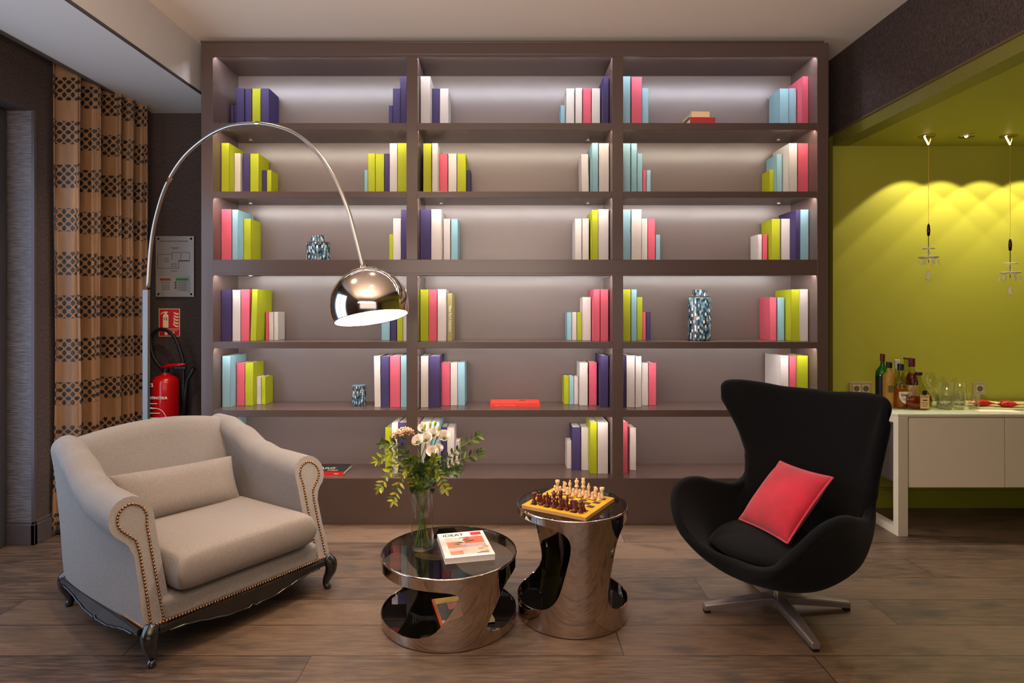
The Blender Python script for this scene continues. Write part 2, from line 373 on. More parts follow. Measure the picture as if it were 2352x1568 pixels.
for r, c, side in ((1, 0, 0), (1, 1, 1), (1, 2, 1), (2, 0, 0), (2, 1, 1), (2, 2, 1), (3, 0, 0), (2, 1, 0)):
    x = bX(CX[c][0])+.12 if side == 0 else bX(CX[c][1])-.12
    MB().lathe([(.018, -.004), (.018, 0)], 20, (x, .30, bZ(ROWT[r])+.014)).build('shelf_cap', m_brushed, bc)

# ---------------------------------------------------------------- books
DIM = {'T': (4.11, .347), 'M': (4.19, .296), 'S': (4.235, .194), 'D': (4.15, .325)}
SZ = {'T': 'tall', 'M': 'medium', 'S': 'small', 'D': 'slim'}
BAY = ('left', 'middle', 'right'); ROWN = ('top', 'second', 'third', 'fourth', 'fifth', 'bottom')
# (row, bay, group side): books as (zoom x0, zoom x1, colour, size); zoom crops are 520 px wide
BK = {
 (0, 0, 'left'): [(371, 400, 'P', 'S'), (402, 425, 'P', 'S'), (422, 500, 'P', 'M'), (507, 572, 'P', 'M'), (575, 655, 'L', 'M'), (658, 735, 'P', 'M')],
 (0, 0, 'right'): [(1870, 1908, 'P', 'S'), (1908, 1980, 'P', 'M'), (1980, 2052, 'P', 'T')],
 (1, 0, 'left'): [(282, 357, 'L', 'T'), (402, 465, 'W', 'M'), (487, 553, 'P', 'M'), (555, 637, 'L', 'M'), (667, 712, 'P', 'S'), (713, 757, 'L', 'S')],
 (1, 0, 'right'): [(1638, 1672, 'B', 'S'), (1672, 1740, 'L', 'M'), (1742, 1825, 'L', 'M'), (1827, 1875, 'P', 'M'), (1877, 1950, 'W', 'T'), (1952, 2052, 'L', 'T')],
 (2, 0, 'left'): [(280, 380, 'K', 'T'), (385, 440, 'B', 'T'), (495, 562, 'L', 'M')],
 (2, 0, 'right'): [(1873, 1915, 'L', 'S'), (1910, 1985, 'W', 'M'), (1985, 2052, 'P', 'T')],
 (3, 0, 'left'): [(282, 380, 'P', 'T'), (387, 465, 'W', 'T'), (467, 550, 'K', 'T'), (556, 612, 'L', 'T', 2.0), (685, 733, 'K', 'S'), (733, 778, 'W', 'S'), (778, 822, 'W', 'S')],
 (3, 0, 'right'): [(1800, 1880, 'B', 'M'), (1887, 1945, 'P', 'M'), (1948, 2003, 'L', 'T'), (2005, 2056, 'W', 'T')],
 (4, 0, 'left'): [(290, 368, 'B', 'T'), (427, 505, 'K', 'M'), (507, 585, 'L', 'M'), (617, 660, 'W', 'S'), (662, 702, 'L', 'S')],
 (4, 0, 'right'): [(1734, 1795, 'W', 'T', -.8), (1799, 1876, 'P', 'T', -.4), (1879, 1979, 'K', 'T'), (1983, 2052, 'B', 'T')],
 (5, 0, 'left'): [(285, 366, 'B', 'T'), (480, 531, 'W', 'S')],
 (5, 0, 'right'): [(1835, 1898, 'L', 'M'), (1897, 1957, 'W', 'T'), (1958, 2052, 'P', 'T')],
 (0, 1, 'left'): [(189, 283, 'W', 'T'), (300, 370, 'P', 'M'), (372, 455, 'W', 'M')],
 (0, 1, 'right'): [(1517, 1560, 'B', 'S'), (1570, 1648, 'W', 'M'), (1657, 1722, 'W', 'M'), (1727, 1806, 'K', 'M'), (1812, 1892, 'W', 'M'), (1922, 1973, 'P', 'T')],
 (1, 1, 'left'): [(215, 293, 'L', 'T'), (298, 353, 'W', 'T'), (363, 447, 'K', 'M'), (452, 532, 'W', 'M'), (537, 620, 'L', 'M'), (622, 662, 'P', 'S')],
 (1, 1, 'right'): [(1718, 1787, 'W', 'M', -1.0), (1815, 1873, 'B', 'T'), (1880, 1976, 'W', 'T')],
 (2, 1, 'left'): [(186, 287, 'P', 'T'), (288, 388, 'W', 'T'), (405, 472, 'W', 'M'), (478, 543, 'B', 'M')],
 (2, 1, 'right'): [(1653, 1718, 'W', 'M'), (1722, 1785, 'W', 'M'), (1815, 1873, 'L', 'T'), (1877, 1973, 'W', 'T')],
 (3, 1, 'left'): [(186, 265, 'L', 'T'), (268, 347, 'K', 'T'), (350, 432, 'W', 'T'), (441, 490, 'D', 'D')],
 (3, 1, 'right'): [(1577, 1623, 'B', 'S'), (1625, 1670, 'W', 'S'), (1673, 1718, 'L', 'S'), (1722, 1805, 'W', 'M'), (1830, 1890, 'K', 'T'), (1895, 1970, 'K', 'T')],
 (4, 1, 'left'): [(190, 265, 'W', 'T'), (267, 372, 'P', 'T'), (383, 470, 'K', 'M'), (473, 540, 'W', 'M'), (540, 610, 'B', 'M')],
 (4, 1, 'right'): [(1548, 1597, 'L', 'S'), (1598, 1642, 'B', 'S'), (1643, 1685, 'W', 'S'), (1697, 1775, 'W', 'M'), (1785, 1860, 'K', 'M'), (1897, 1970, 'P', 'T')],
 (5, 1, 'left'): [(190, 280, 'W', 'T'), (283, 370, 'B', 'T'), (378, 440, 'P', 'M'), (440, 510, 'W', 'M'), (515, 560, 'W', 'S')],
 (5, 1, 'right'): [(1577, 1620, 'W', 'S'), (1625, 1708, 'P', 'M'), (1712, 1780, 'W', 'M'), (1797, 1862, 'L', 'T'), (1867, 1968, 'W', 'T')],
 (0, 2, 'left'): [(102, 198, 'B', 'T'), (207, 307, 'K', 'T'), (307, 368, 'B', 'M')],
 (0, 2, 'right'): [(1613, 1697, 'B', 'M'), (1703, 1770, 'B', 'M'), (1830, 1887, 'K', 'T')],
 (1, 2, 'left'): [(112, 198, 'B', 'T'), (205, 260, 'B', 'T'), (262, 312, 'B', 'M'), (315, 348, 'K', 'S'), (350, 392, 'B', 'S')],
 (1, 2, 'right'): [(1517, 1560, 'L', 'S'), (1557, 1637, 'B', 'M'), (1700, 1780, 'W', 'T'), (1785, 1887, 'K', 'T')],
 (2, 2, 'left'): [(106, 200, 'B', 'T'), (207, 303, 'W', 'T'), (303, 360, 'W', 'M'), (363, 433, 'K', 'M'), (437, 480, 'B', 'S')],
 (2, 2, 'right'): [(1405, 1445, 'W', 'S'), (1450, 1497, 'K', 'S'), (1537, 1617, 'L', 'M'), (1628, 1710, 'W', 'M'), (1748, 1805, 'P', 'T'), (1810, 1887, 'B', 'T')],
 (3, 2, 'left'): [(112, 200, 'L', 'T'), (205, 258, 'B', 'T'), (260, 312, 'L', 'M'), (310, 345, 'K', 'S'), (347, 388, 'P', 'S')],
 (3, 2, 'right'): [(1518, 1583, 'K', 'M'), (1590, 1657, 'B', 'M'), (1723, 1800, 'L', 'T'), (1805, 1883, 'W', 'T')],
 (4, 2, 'left'): [(104, 157, 'P', 'T'), (160, 240, 'W', 'T'), (245, 303, 'W', 'T'), (303, 367, 'W', 'M'), (370, 442, 'K', 'M')],
 (4, 2, 'right'): [(1620, 1697, 'W', 'T'), (1705, 1770, 'K', 'T'), (1778, 1883, 'L', 'T')],
 (5, 2, 'left'): [(104, 172, 'K', 'T'), (190, 252, 'W', 'M')],
}
ZOFF = (440, 920, 1400)
def book(x0, x1, yf, h, z, ck, lean, label, group):
    w_ = x1-x0; d = YBK-.012-yf
    t = thing('book', label, 'book', ((x0+x1)/2, yf, z+w_/2*abs(math.sin(math.radians(lean)))), (0, math.radians(lean), 0), group)
    a = w_/2; cv = .003
    MB().box(-a, a, 0, cv, 0, h).box(-a, -a+cv, 0, d, 0, h).box(a-cv, a, 0, d, 0, h).build('cover', m_book[ck], t, bevel=.0012)
    MB().box(-a+cv, a-cv, cv, d-.004, .004, h-.005).build('pages', m_paperwhite, t)
    return t
olive = None
for (r, c, side), lst in BK.items():
    zs = bZ(ROWB[r]); px1 = -9; n_col = {}
    lo, hi = bX(CX[c][0])+.002, bX(CX[c][1])-.002
    for b in lst: n_col[b[2]] = n_col.get(b[2], 0)+1
    seen = {}
    for b in lst:
        ck, sz = b[2], b[3]; lean = b[4] if len(b) > 4 else 0
        yf, h = DIM[sz]; h *= random.uniform(.99, 1.005); yf += random.uniform(-.006, .006)
        x0 = pxX(ZOFF[c]+b[0]/4.127, yf); x1 = pxX(ZOFF[c]+b[1]/4.127, yf)
        x0 = max(x0, px1+.0008, lo); x1 = min(max(x1, x0+.009), hi)
        slack = abs(math.sin(math.radians(lean)))*h
        if lean > 0: px1 = x1+slack
        else: px1 = x1
        cn = BOOK[ck][0]; k = seen.get(ck, 0); seen[ck] = k+1
        where = f'in {side} group on {ROWN[r]} shelf, {BAY[c]} bay'
        lab = f'{SZ[sz]} {cn} cloth book {where}' if n_col[ck] == 1 else f'{ordinal(k)} {cn} cloth book from left {where}'
        t = book(x0, x1, yf, h, zs+.0005, ck, lean, lab, f'books in the {side} group on the {ROWN[r]} shelf of the {BAY[c]} bay')
        if ck == 'D': olive = (t, (x1-x0), h)
t, w_, h = olive
t['label'] = 'olive gold hardback with white vertical spine lettering on fourth shelf, middle bay'
text('New Paris Interiors', .026, m_whiteink, t, frame((-.005, -.0006, h*.74), (0, 0, -1), (1, 0, 0)), sx=.86)

# ---- books and magazines lying flat
def flat_book(name, cat, label, loc, rz, sx, sy, h, cover, spine=None, group=None, pages=m_paperwhite):
    t = thing(name, label, cat, loc, rz, group); a, b = sx/2, sy/2
    MB().box(-a, a, -b, b, h-.0025, h).box(-a, a, -b, b, 0, .0025).build('cover', cover, t, bevel=.0008)
    if spine: MB().box(-a, a, -b-.001, -b+.002, 0, h).build('spine', spine, t)
    MB().box(-a+.003, a-.003, -b+.002, b-.003, .0025, h-.0025).build('pages', pages, t)
    return t
m_coral = P('coral_cover', (224, 60, 48), .45)
t = flat_book('book', 'book', 'red paperback lying flat with pale spine lettering on fifth shelf, middle bay', (pxX(1183, 4.17), 4.21, bZ(941.5)+.0005), 0, .338, .17, .026, m_coral, m_coral)
text('BEST OF PARIS', .014, P('faded_lettering', (240, 130, 110), .5), t, frame((-.135, -.0868, .007), (1, 0, 0), (0, 0, 1)), sx=1.5)
MB().box(.03, .07, .01, .05, .026, .0263).build('cover_emblem', P('cover_emblem_brown', (120, 50, 44), .5), t)
m_stackred = P('stack_red', (176, 48, 50), .6); m_stackblue = P('stack_blue', (70, 110, 124), .6); m_stackgrey = P('stack_grey', (178, 168, 166), .6); m_stackcream = P('stack_cream_pages', (224, 190, 142), .7)
zt0 = bZ(282.3)
flat_book('book', 'book', 'red book at the bottom of the flat stack on top shelf, right bay', (1.290, 4.165, zt0+.0005), .0, .168, .23, .050, m_stackred, m_stackred, 'flat stack on the top shelf')
flat_book('book', 'book', 'thin blue book in the middle of the flat stack on top shelf', (1.268, 4.180, zt0+.051), .02, .135, .21, .009, m_stackblue, m_stackblue, 'flat stack on the top shelf')
flat_book('book', 'book', 'grey book with cream page edges topmost of the flat stack, top shelf', (1.280, 4.172, zt0+.0605), .03, .122, .2, .038, m_stackgrey, m_stackcream, 'flat stack on the top shelf', m_stackcream)
t = flat_book('book', 'book', 'black paperback with red spine lying flat on bottom shelf behind armchair', (pxX(748, 4.16), 4.17, bZ(1098)+.0005), -.02, .30, .20, .024, P('black_cover', (30, 30, 32), .35), P('red_spine', (206, 40, 36), .45))
m_sepia = P('sepia_print', (196, 186, 156), .5)
text('PARIS', .062, m_sepia, t, frame((-.07, -.03, .0242), (1, 0, 0), (0, 1, 0)), sx=.9)
text('NOIR', .03, m_sepia, t, frame((.03, -.075, .0242), (1, 0, 0), (0, 1, 0)))
for i in range(9):
    MB().box(-.13+.012*i+random.uniform(-.004, .004), -.122+.012*i, -.06+random.uniform(0, .04), .0+random.uniform(0, .07), .024, .0243).build('cover_print', m_sepia, t)
text('AMOUR', .016, m_whiteink, t, frame((-.10, -.1013, .006), (1, 0, 0), (0, 0, 1)), sx=1.1)
text('PARIS', .009, m_whiteink, t, frame((.085, -.1013, .008), (1, 0, 0), (0, 0, 1)), sx=1.4)

# ---- mosaic jars
def jar(loc, R, H, neckr, neckh, label):
    t = thing('mosaic_jar', label, 'jar', loc, .2)
    MB().lathe([(R*.94, 0), (R, .004), (R, H-.008), (R*.97, H-.003)], 64, lobes=4, amp=.045).build('body', m_mosaic, t)
    MB().lathe([(R*.98, H-.006), (R*1.02, H-.003), (R*.98, H), (neckr*.98, H+.002)], 64, lobes=4, amp=.045).build('rim', m_copper, t)
    MB().lathe([(neckr, H+.001), (neckr, H+neckh-.004)], 48).build('lid', m_mosaic, t)
    MB().lathe([(neckr*1.02, H+neckh-.005), (neckr*1.02, H+neckh-.001), (neckr*.9, H+neckh)], 48).build('lid_rim', m_copper, t)
    return t
jar((pxX(731, 4.2), 4.2, bZ(596)+.0005), .074, .133, .046, .048, 'squat blue mosaic jar with narrow lid on third shelf, left bay')
jar((pxX(1607, 4.2), 4.2, bZ(785)+.0005), .076, .300, .048, .050, 'tall blue mosaic jar with narrow lid on fourth shelf, right bay')
t = thing('mosaic_box', 'small round blue mosaic box with flat lid on fifth shelf, left bay', 'box', (pxX(825, 4.2), 4.2, bZ(941.5)+.0005))
MB().lathe([(.045, 0), (.0465, .003), (.0465, .100)], 48).build('body', m_mosaic, t)
MB().lathe([(.0465, .1005), (.0465, .1035)], 48).build('rim', m_copper, t)
MB().lathe([(.0465, .104), (.0465, .136)], 48).build('lid', m_mosaic, t)
MB().lathe([(.0468, .1365), (.0468, .139), (.03, .141)], 48).build('lid_top', P('blue_enamel_lid', (96, 120, 130), .25), t)

# ---------------------------------------------------------------- curtain
t = thing('curtain', 'bronze laser-cut curtain hanging in pleats beside the left wall', 'curtain', (-2.80, 3.78, 0), 0)
def curtain(y0, y1, n, z0, z1):
    me = bpy.data.meshes.new('drape'); NU, NV = 260, 40; vs, uv = [], []
    acc = 0; prev = None; cols = []
    for i in range(NU+1):
        s = i/NU; ph = s*n*2*PI+.9*math.sin(s*9)+.5*math.sin(s*23)
        cols.append((s, ph))
    for j in range(NV+1):
        q = j/NV; z = lerp(z0, z1, q); acc = 0; prev = None; row = []
        amp = .13*(1-.2*q); sway = .03*(1-q)
        for s, ph in cols:
            y = lerp(0, y1-y0, s); vl = max(0, min(1, (math.cos(ph)+.40)/.6)); vl = vl*vl*(3-2*vl); x = lerp(.085, .225, s)-amp*vl+.010*math.sin(2.6*ph+q*2)+.006*math.sin(7*ph+3*q)+sway*(s-.5)*-.6; y2 = y+.012*math.sin(ph)+.010*math.sin(q*5+s*12)
            p = (x, y2, z)
            if prev: acc += math.dist(p[:2], prev[:2])
            prev = p; vs.append(p); uv.append((acc, z+.006*math.sin(ph)))
    fs = [(j*(NU+1)+i, j*(NU+1)+i+1, (j+1)*(NU+1)+i+1, (j+1)*(NU+1)+i) for j in range(NV) for i in range(NU)]
    me.from_pydata(vs, [], fs); L = me.uv_layers.new(name='UVMap')
    for p in me.polygons:
        for li in p.loop_indices: L.data[li].uv = uv[me.loops[li].vertex_index]
    o = link('drape', me, m_curtain, t, True)
    so = o.modifiers.new('thick', 'SOLIDIFY'); so.thickness = .003
curtain(3.78, 4.47, 5.2, .01, 3.02)
MB().box(-.02, .02, -.1, .72, 3.02, 3.05).build('curtain_rail', m_frame, t)

# ---------------------------------------------------------------- signs and extinguisher on the alcove wall
Yw = YB
t = thing('evacuation_plan', 'brushed metal evacuation plan plate screwed to the alcove wall', 'sign', (-2.482, Yw-.018, 1.728))
MB().box(-.142, .142, 0, .006, -.226, .226).build('plate', P('plan_plate', (150, 142, 136), .35, metal=.3), t, bevel=.001)
for sx_ in (-1, 1):
    for sz_ in (-1, 1): MB().lathe([(.008, 0), (.008, .016)], 16).build('screw', m_brushed, t).matrix_local = Matrix.Translation((sx_*.122, .016, sz_*.206)) @ Matrix.Rotation(PI/2, 4, 'X')
pl = MB()
def seg(x0, z0, x1, z1, th=.0025):
    pl.box(min(x0, x1)-th/2, max(x0, x1)+th/2, -.0008, 0, min(z0, z1)-th/2, max(z0, z1)+th/2)
for a in ((-.125, .09, -.02, .09), (-.02, .105, .11, .105), (.11, .105, .11, .04), (.11, .04, .03, .045), (.03, .045, .03, -.012), (.03, -.012, -.125, -.012), (-.125, .09, -.125, -.012), (-.02, .105, -.02, .05), (.045, .105, .045, .05), (-.07, .06, -.05, .06), (-.05, .06, -.05, .035), (-.07, .035, -.05, .035), (-.07, .06, -.07, .035), (-.02, .02, .01, .02), (.01, .02, .01, .0), (-.02, .0, .01, .0), (-.02, .02, -.02, .0)): seg(*a)
pl.build('floor_plan', m_ink, t)
MB().box(-.11, .10, -.0008, 0, .186, .190).box(-.03, .03, -.0008, 0, .138, .141).box(-.02, .02, -.0008, 0, .131, .134).box(-.03, .02, -.0008, 0, -.035, -.032).build('heading', m_ink, t)
MB().box(-.12, .118, -.0004, .0, -.19, -.07).build('legend_panel', P('plan_legend', (138, 132, 126), .4), t)
MB().box(.01, .10, -.001, -.0003, -.105, -.087).build('green_legend_bar', P('legend_green', (24, 110, 60), .5), t)
MB().box(-.11, -.03, -.001, -.0003, -.105, -.087).build('red_legend_bar', P('legend_red', (120, 56, 54), .5), t)
MB().box(.0, .014, -.001, -.0003, -.126, -.112).box(.0, .014, -.001, -.0003, -.146, -.132).box(.0, .014, -.001, -.0003, -.166, -.152).build('legend_symbols', P('legend_dark_green', (30, 80, 50), .5), t)
lg = MB()
for i in range(5): lg.box(.022, .09, -.001, -.0003, -.118-.014*i, -.115-.014*i).box(-.10, -.035, -.001, -.0003, -.118-.014*i, -.115-.014*i)
lg.build('legend_lines', m_ink, t)

t = thing('fire_sign', 'square red fire extinguisher sign with flame symbol on alcove wall', 'sign', (-2.530, Yw-.004, 1.311))
MB().box(-.0775, .0775, 0, .004, -.1035, .1035).build('plate', m_cream, t)
MB().box(-.0735, .0735, -.0006, 0, -.0455, .0995).box(-.0735, .0735, -.0006, 0, -.0995, -.0495).build('red_field', m_signred, t)
ex = MB()
pts = [(-.047, -.038), (-.006, -.038), (-.006, .052), (-.013, .062), (-.020, .066), (-.020, .072), (-.008, .074), (-.010, .080), (-.024, .083), (-.044, .080), (-.062, .070), (-.066, .058), (-.058, .064), (-.044, .072), (-.034, .072), (-.034, .066), (-.041, .062), (-.047, .052)]
ex.prism(pts, .0006, 'y', -.0013).build('extinguisher_symbol', m_cream, t)
fl = MB()
for k in range(5):
    z = -.030+k*.023
    fl.prism([(.028+.004*(k % 2), z+.020), (.036, z+.006), (.052, z-.004), (.070, z-.002), (.070, z+.008), (.054, z+.008), (.042, z+.014), (.034, z+.030-.004*k)], .0006, 'y', -.0013)
fl.build('flame_symbol', m_cream, t)
text('12', .030, m_ink, t, frame((-.044, -.0014, .018), (1, 0, 0), (0, 0, 1)), bold=.0006)
lm = MB()
for x in (-.034, .016): lm.box(x, x+.022, -.0012, -.0006, -.093, -.068)
lm.box(-.06, .06, -.0012, -.0006, -.060, -.057).build('caption_panels', m_cream, t)

t = thing('fire_extinguisher', 'red fire extinguisher with looped black hose on the alcove wall', 'fire extinguisher', (-2.497, 4.44, .40))
MB().lathe([(.080, 0), (.09, .012), (.09, .47), (.085, .50), (.062, .525), (.03, .535), (.028, .55)], 40).build('cylinder', m_red, t, True, split=50)
MB().lathe([(.026, .55), (.026, .575), (.018, .585)], 20).build('valve', m_blackplastic, t)
MB().tube([(-.03, 0, .585), (.03, -.01, .60), (.10, -.02, .607), (.155, -.02, .612)], [.014, .014, .011, .010], 10).build('lever', m_red, t, True)
MB().box(.07, .16, -.028, -.008, .575, .598).build('carry_handle', m_blackplastic, t, bevel=.004)
hp = cr([(-.02, 0, .57), (-.10, .02, .66), (-.125, .03, .80), (-.05, .03, .865), (.05, .02, .81), (.115, .01, .66), (.13, .0, .55), (.135, -.01, .40), (.15, -.01, .10)], 60)
MB().tube(hp, .0125, 12).build('hose', m_rubber, t, True)
MB().tube([(.15, -.02, .22), (.155, -.02, .40), (.17, -.02, .50), (.215, -.02, .585)], [.02, .017, .013, .018], 12).build('nozzle', m_rubber, t, True)
text('EXTINCTEUR', .024, m_whiteink, t, frame((-.078, -.091, .37), (1, 0, 0), (0, 0, 1)), bold=.0008, sx=.98)
text('12', .034, m_whiteink, t, frame((-.072, -.089, .455), (1, 0, .12), (0, 0, 1)), bold=.001)
lb = MB()
for i, ww in enumerate((.06, .05, .08, .07, .06)): lb.box(-.07, -.07+ww, -.0915, -.0905, .335-.034*i, .340-.034*i)
lb.tube(cr([(-.06, -.091, .31), (.02, -.091, .29), (.055, -.088, .22), (.03, -.091, .13), (-.02, -.091, .10)], 24), .0022, 6)
lb.box(-.01, .022, -.0915, -.0905, .16, .195).build('label_print', m_whiteink, t)
MB().box(-.06, .06, .085, .108, .30, .42).build('wall_bracket', m_blackplastic, t)

# ---------------------------------------------------------------- grey armchair
ARM = thing('armchair', 'grey linen wide armchair with rolled arms, brass nails and black carved legs', 'armchair', (-1.5155, 3.0055, 0), math.radians(54))
def arm_section(tt, sgn):
    zt_ = interp([(0, .642), (.35, .648), (.52, .675), (.72, .745), (.88, .785), (1, .79)], tt)
    rs = lerp(.086, .066, tt); xc = lerp(.428, .385, tt)+.012*math.sin(tt*PI); zc = zt_-rs
    flare = .0
    pts = [(.335, .15), (.338, .26), (.341, .38), (.343, zc-.06)]
    for k in range(0, 13):
        a = PI-k*(PI+lerp(1.05, .25, tt))/12
        pts.append((xc+rs*math.cos(a), zc+rs*math.sin(a)))
    nx = lerp(.443, xc+rs*.9, tt**2)
    pts += [(nx+.012*(1-tt), zc-rs*1.10), (nx-.002, zc-rs*1.55), (nx-.004, lerp(.15, zc-rs, .5)), (nx, .24), (nx, .15)]
    bl = lerp(-.425, .40, tt); tl = lerp(-.275, .515, tt**1.05)
    out = []
    for x, z in pts:
        q = (z-.15)/(.56-.15); out.append((sgn*x, lerp(bl, tl, min(q, 1.35) if tt > .5 else q), z))
    return out, (xc, zc, rs, bl, tl)
NT_ = 28
for sgn in (-1, 1):
    rows = [arm_section(i/NT_, sgn)[0] for i in range(NT_+1)]
    mb = MB().grid(rows); n = len(rows[0])
    mb.f.append(tuple(range(n))); mb.f.append(tuple(NT_*n+k for k in range(n)))
    mb.build('arm', m_linen, ARM, True, split=60)
def back_section(x):
    a = min(abs(x)/.40, 1.0)
    zt_ = .822-.052*a*a
    return [(x, .22, .20), (x, .275, .32), (x, .33, .46), (x, .385, .60), (x, .425, zt_-.075), (x, .445, zt_-.028), (x, .472, zt_-.005), (x, .505, zt_), (x, .535, zt_-.012), (x, .553, zt_-.04), (x, .545, zt_-.12), (x, .50, .45), (x, .44, .15), (x, .25, .15)]
rows = [back_section(-.405+.81*i/24) for i in range(25)]
mb = MB().grid(rows, close_u=True); n = len(rows[0]); mb.f.append(tuple(range(n))); mb.f.append(tuple(24*n+k for k in range(n)))
mb.build('backrest', m_linen, ARM, True, split=60)
MB().box(-.37, .37, -.43, .35, .145, .245).build('seat_base', m_linen, ARM, bevel=.025, bseg=4)
def pillow(sx, sy, T, n=26, crown=.5, pinch=.06, m_e=4):
    # closed pillow, lying in x-y, thickness along z
    top, bot = [], []
    for i in range(n+1):
        r1, r2 = [], []
        for j in range(n+1):
            u = -1+2*i/n; v = -1+2*j/n; u = math.copysign(abs(u)**.8, u); v = math.copysign(abs(v)**.8, v)
            hgt = T*max(0, (1-abs(u)**m_e))**crown*max(0, (1-abs(v)**m_e))**crown
            x = sx*u*(1-pinch*(1-v*v)); y = sy*v*(1-pinch*(1-u*u))
            r1.append((x, y, hgt)); r2.append((x, y, -hgt))
        top.append(r1); bot.append(r2)
    return MB().grid(top).grid([list(reversed(r)) for r in bot])
mb = pillow(.340, .36, .084, 34, .22, .010, 9)
o = mb.build('seat_cushion', m_linen2, ARM, True, merge=True); o.location = (0, -.115, .322); o.rotation_euler = (-.03, 0, 0)
s_ = o.modifiers.new('sub', 'SUBSURF'); s_.levels = 1; s_.render_levels = 1
# carved black frame
fr = MB()
def apron(L, n=48):
    lo_, up_ = [], []
    for i in range(n+1):
        x = -L+2*L*i/n; a = abs(x)/L
        zl = interp([(0, .092), (.04, .080), (.12, .084), (.3, .086), (.5, .100), (.7, .116), (.86, .124), (1, .126)], a)
        lo_.append((x, zl)); up_.append((x, .152))
    return lo_+list(reversed(up_))
MB().prism(apron(.395), .03, 'y', -.45).build('front_rail', m_blackwood, ARM, bevel=.003)
for sgn in (-1, 1):
    mb = MB().prism(apron(.40), .03, 'x', sgn*.445-.015); mb.build('side_rail', m_blackwood, ARM, bevel=.003)
    lo_ = [(sgn*.463, y, z) for y, z in apron(.36)[:49]]
    MB().tube(lo_, .0035, 6).build('side_moulding', m_blackwood, ARM, True)
lo_ = [(x, -.452, z) for x, z in apron(.36)[:49]]
MB().tube(lo_, .0035, 6).build('front_moulding', m_blackwood, ARM, True)
MB().box(-.40, .40, .40, .43, .09, .15).build('back_rail', m_blackwood, ARM)
for sx_ in (-1, 1):
    for sy_ in (-1, 1):
        yb = -.425 if sy_ < 0 else .405
        p = [(sx_*.415, yb, .158), (sx_*.432, yb+sy_*.018, .128), (sx_*.432, yb+sy_*.020, .095), (sx_*.42, yb+sy_*.008, .055), (sx_*.414, yb+sy_*.0, .028), (sx_*.420, yb+sy_*.008, .010), (sx_*.420, yb+sy_*.008, 0)]
        pc = cr(p, 24); rr = [interp([(0, .028), (.17, .032), (.33, .028), (.5, .020), (.67, .0145), (.83, .0175), (1, .016)], i/24) for i in range(25)]
        MB().tube(pc, rr, 14).build('leg', m_blackwood, ARM, True)
# brass nails: facade loops, front rail, left side rail
def nail_pts(path, step):
    out = []; d = 0
    for a, b in zip(path, path[1:]):
        a, b = Vector(a), Vector(b); L = (b-a).length
        while d <= L: out.append(a+(b-a)*(d/L)); d += step
        d -= L
    return out
nails = []
for sgn in (-1, 1):
    _, (xc, zc, rs, bl, tl) = arm_section(0, sgn)
    pth = [(.368, .165), (.372, .30), (.376, zc-.04)]
    for k in range(0, 13):
        a = PI-k*(PI+.9)/12; pth.append((xc-.002+(rs-.030)*math.cos(a), zc+(rs-.030)*math.sin(a)))
    pth += [(.424, zc-rs*.95), (.418, zc-rs*1.5), (.416, .30), (.418, .165)]
    p3 = [(sgn*x, lerp(bl, tl, (z-.15)/.41)-.002, z) for x, z in pth]
    nails += [(q, 0 if sgn < 0 else 1, Vector((0, -1, .35)).normalized()) for q in nail_pts(p3, .0135)]
nails += [(q, 2, Vector((0, -1, 0))) for q in nail_pts([(-.40, -.432, .160), (-.2, -.432, .157), (0, -.432, .155), (.2, -.432, .157), (.40, -.432, .160)], .0125)]
nails += [(q, 3, Vector((-1, 0, 0))) for q in nail_pts([(-.443, -.41, .159), (-.443, 0, .156), (-.443, .40, .159)], .0125)]
nm = bpy.data.meshes.new('nailhead'); q = MB().sphere((0, 0, 0), .0058, 10, 6)
nm.from_pydata(q.v, [], q.f); nm.materials.append(m_gold)
for p_ in nm.polygons: p_.use_smooth = True
nails.sort(key=lambda n_: (n_[1] != 0, n_[1] != 2, n_[0].x))
rest = MB()
for i, (p, row, nrm) in enumerate(nails):
    if i < 98:
        o = bpy.data.objects.new('nailhead', nm); COL.objects.link(o); o.parent = ARM; o.location = p
    else: rest.sphere(tuple(p), .0058, 8, 5)
tag(rest.build('nailheads', m_gold, ARM, True), kind='stuff')
# lumbar cushion lying against the back
R54 = Matrix.Rotation(math.radians(54), 4, 'Z'); AB = Matrix.Translation((-1.5155, 3.0055, 0)) @ R54
t = thing('lumbar_cushion', 'long grey linen cushion leaning on the back of the grey armchair', 'cushion')
t.matrix_world = AB @ Matrix.Translation((-.01, .205, .49)) @ Matrix.Rotation(math.radians(64), 4, 'X') @ Matrix.Rotation(math.radians(-2), 4, 'Z')
o = pillow(.315, .132, .078, 26, .55, .05, 3.2).build('cushion_cover', m_linen2, t, True, merge=True)
o.modifiers.new('sub', 'SUBSURF').levels = 1

# ---------------------------------------------------------------- arc floor lamp
LAMP = thing('arc_floor_lamp', 'steel arc floor lamp with domed shade reaching over the armchair', 'floor lamp', (0, 0, 0))
def lampY(u): return lerp(3.60, 2.86, max(0, min(1, (u-335)/500)))
arcpx = [(340, 660), (346, 570), (358, 500), (382, 425), (420, 363), (470, 318), (520, 292), (573, 284), (625, 288), (680, 308), (728, 350), (768, 408), (798, 478), (818, 548), (834, 612)]
arc = cr([px(u, v, lampY(u)) for u, v in arcpx], 90)
base = px(336, 700, 3.6); LAMP.location = (base.x, 3.6, 0); off = Vector((base.x, 3.6, 0))
MB().lathe([(.16, 0), (.165, .006), (.165, .05), (.16, .056)], 48).build('base', P('black_marble', (28, 28, 30), .2, var=.3, vscale=9), LAMP, bevel=.003)
MB().box(-.016, .016, -.012, .012, .056, pxZ(665, 3.6)).build('pole', P('satin_steel', (126, 120, 118), .42, metal=1), LAMP, bevel=.002)
MB().tube([q-off for q in arc], [lerp(.0135, .0095, i/90) for i in range(91)], 10, squash=.8).build('arm', m_brushed, LAMP, True)
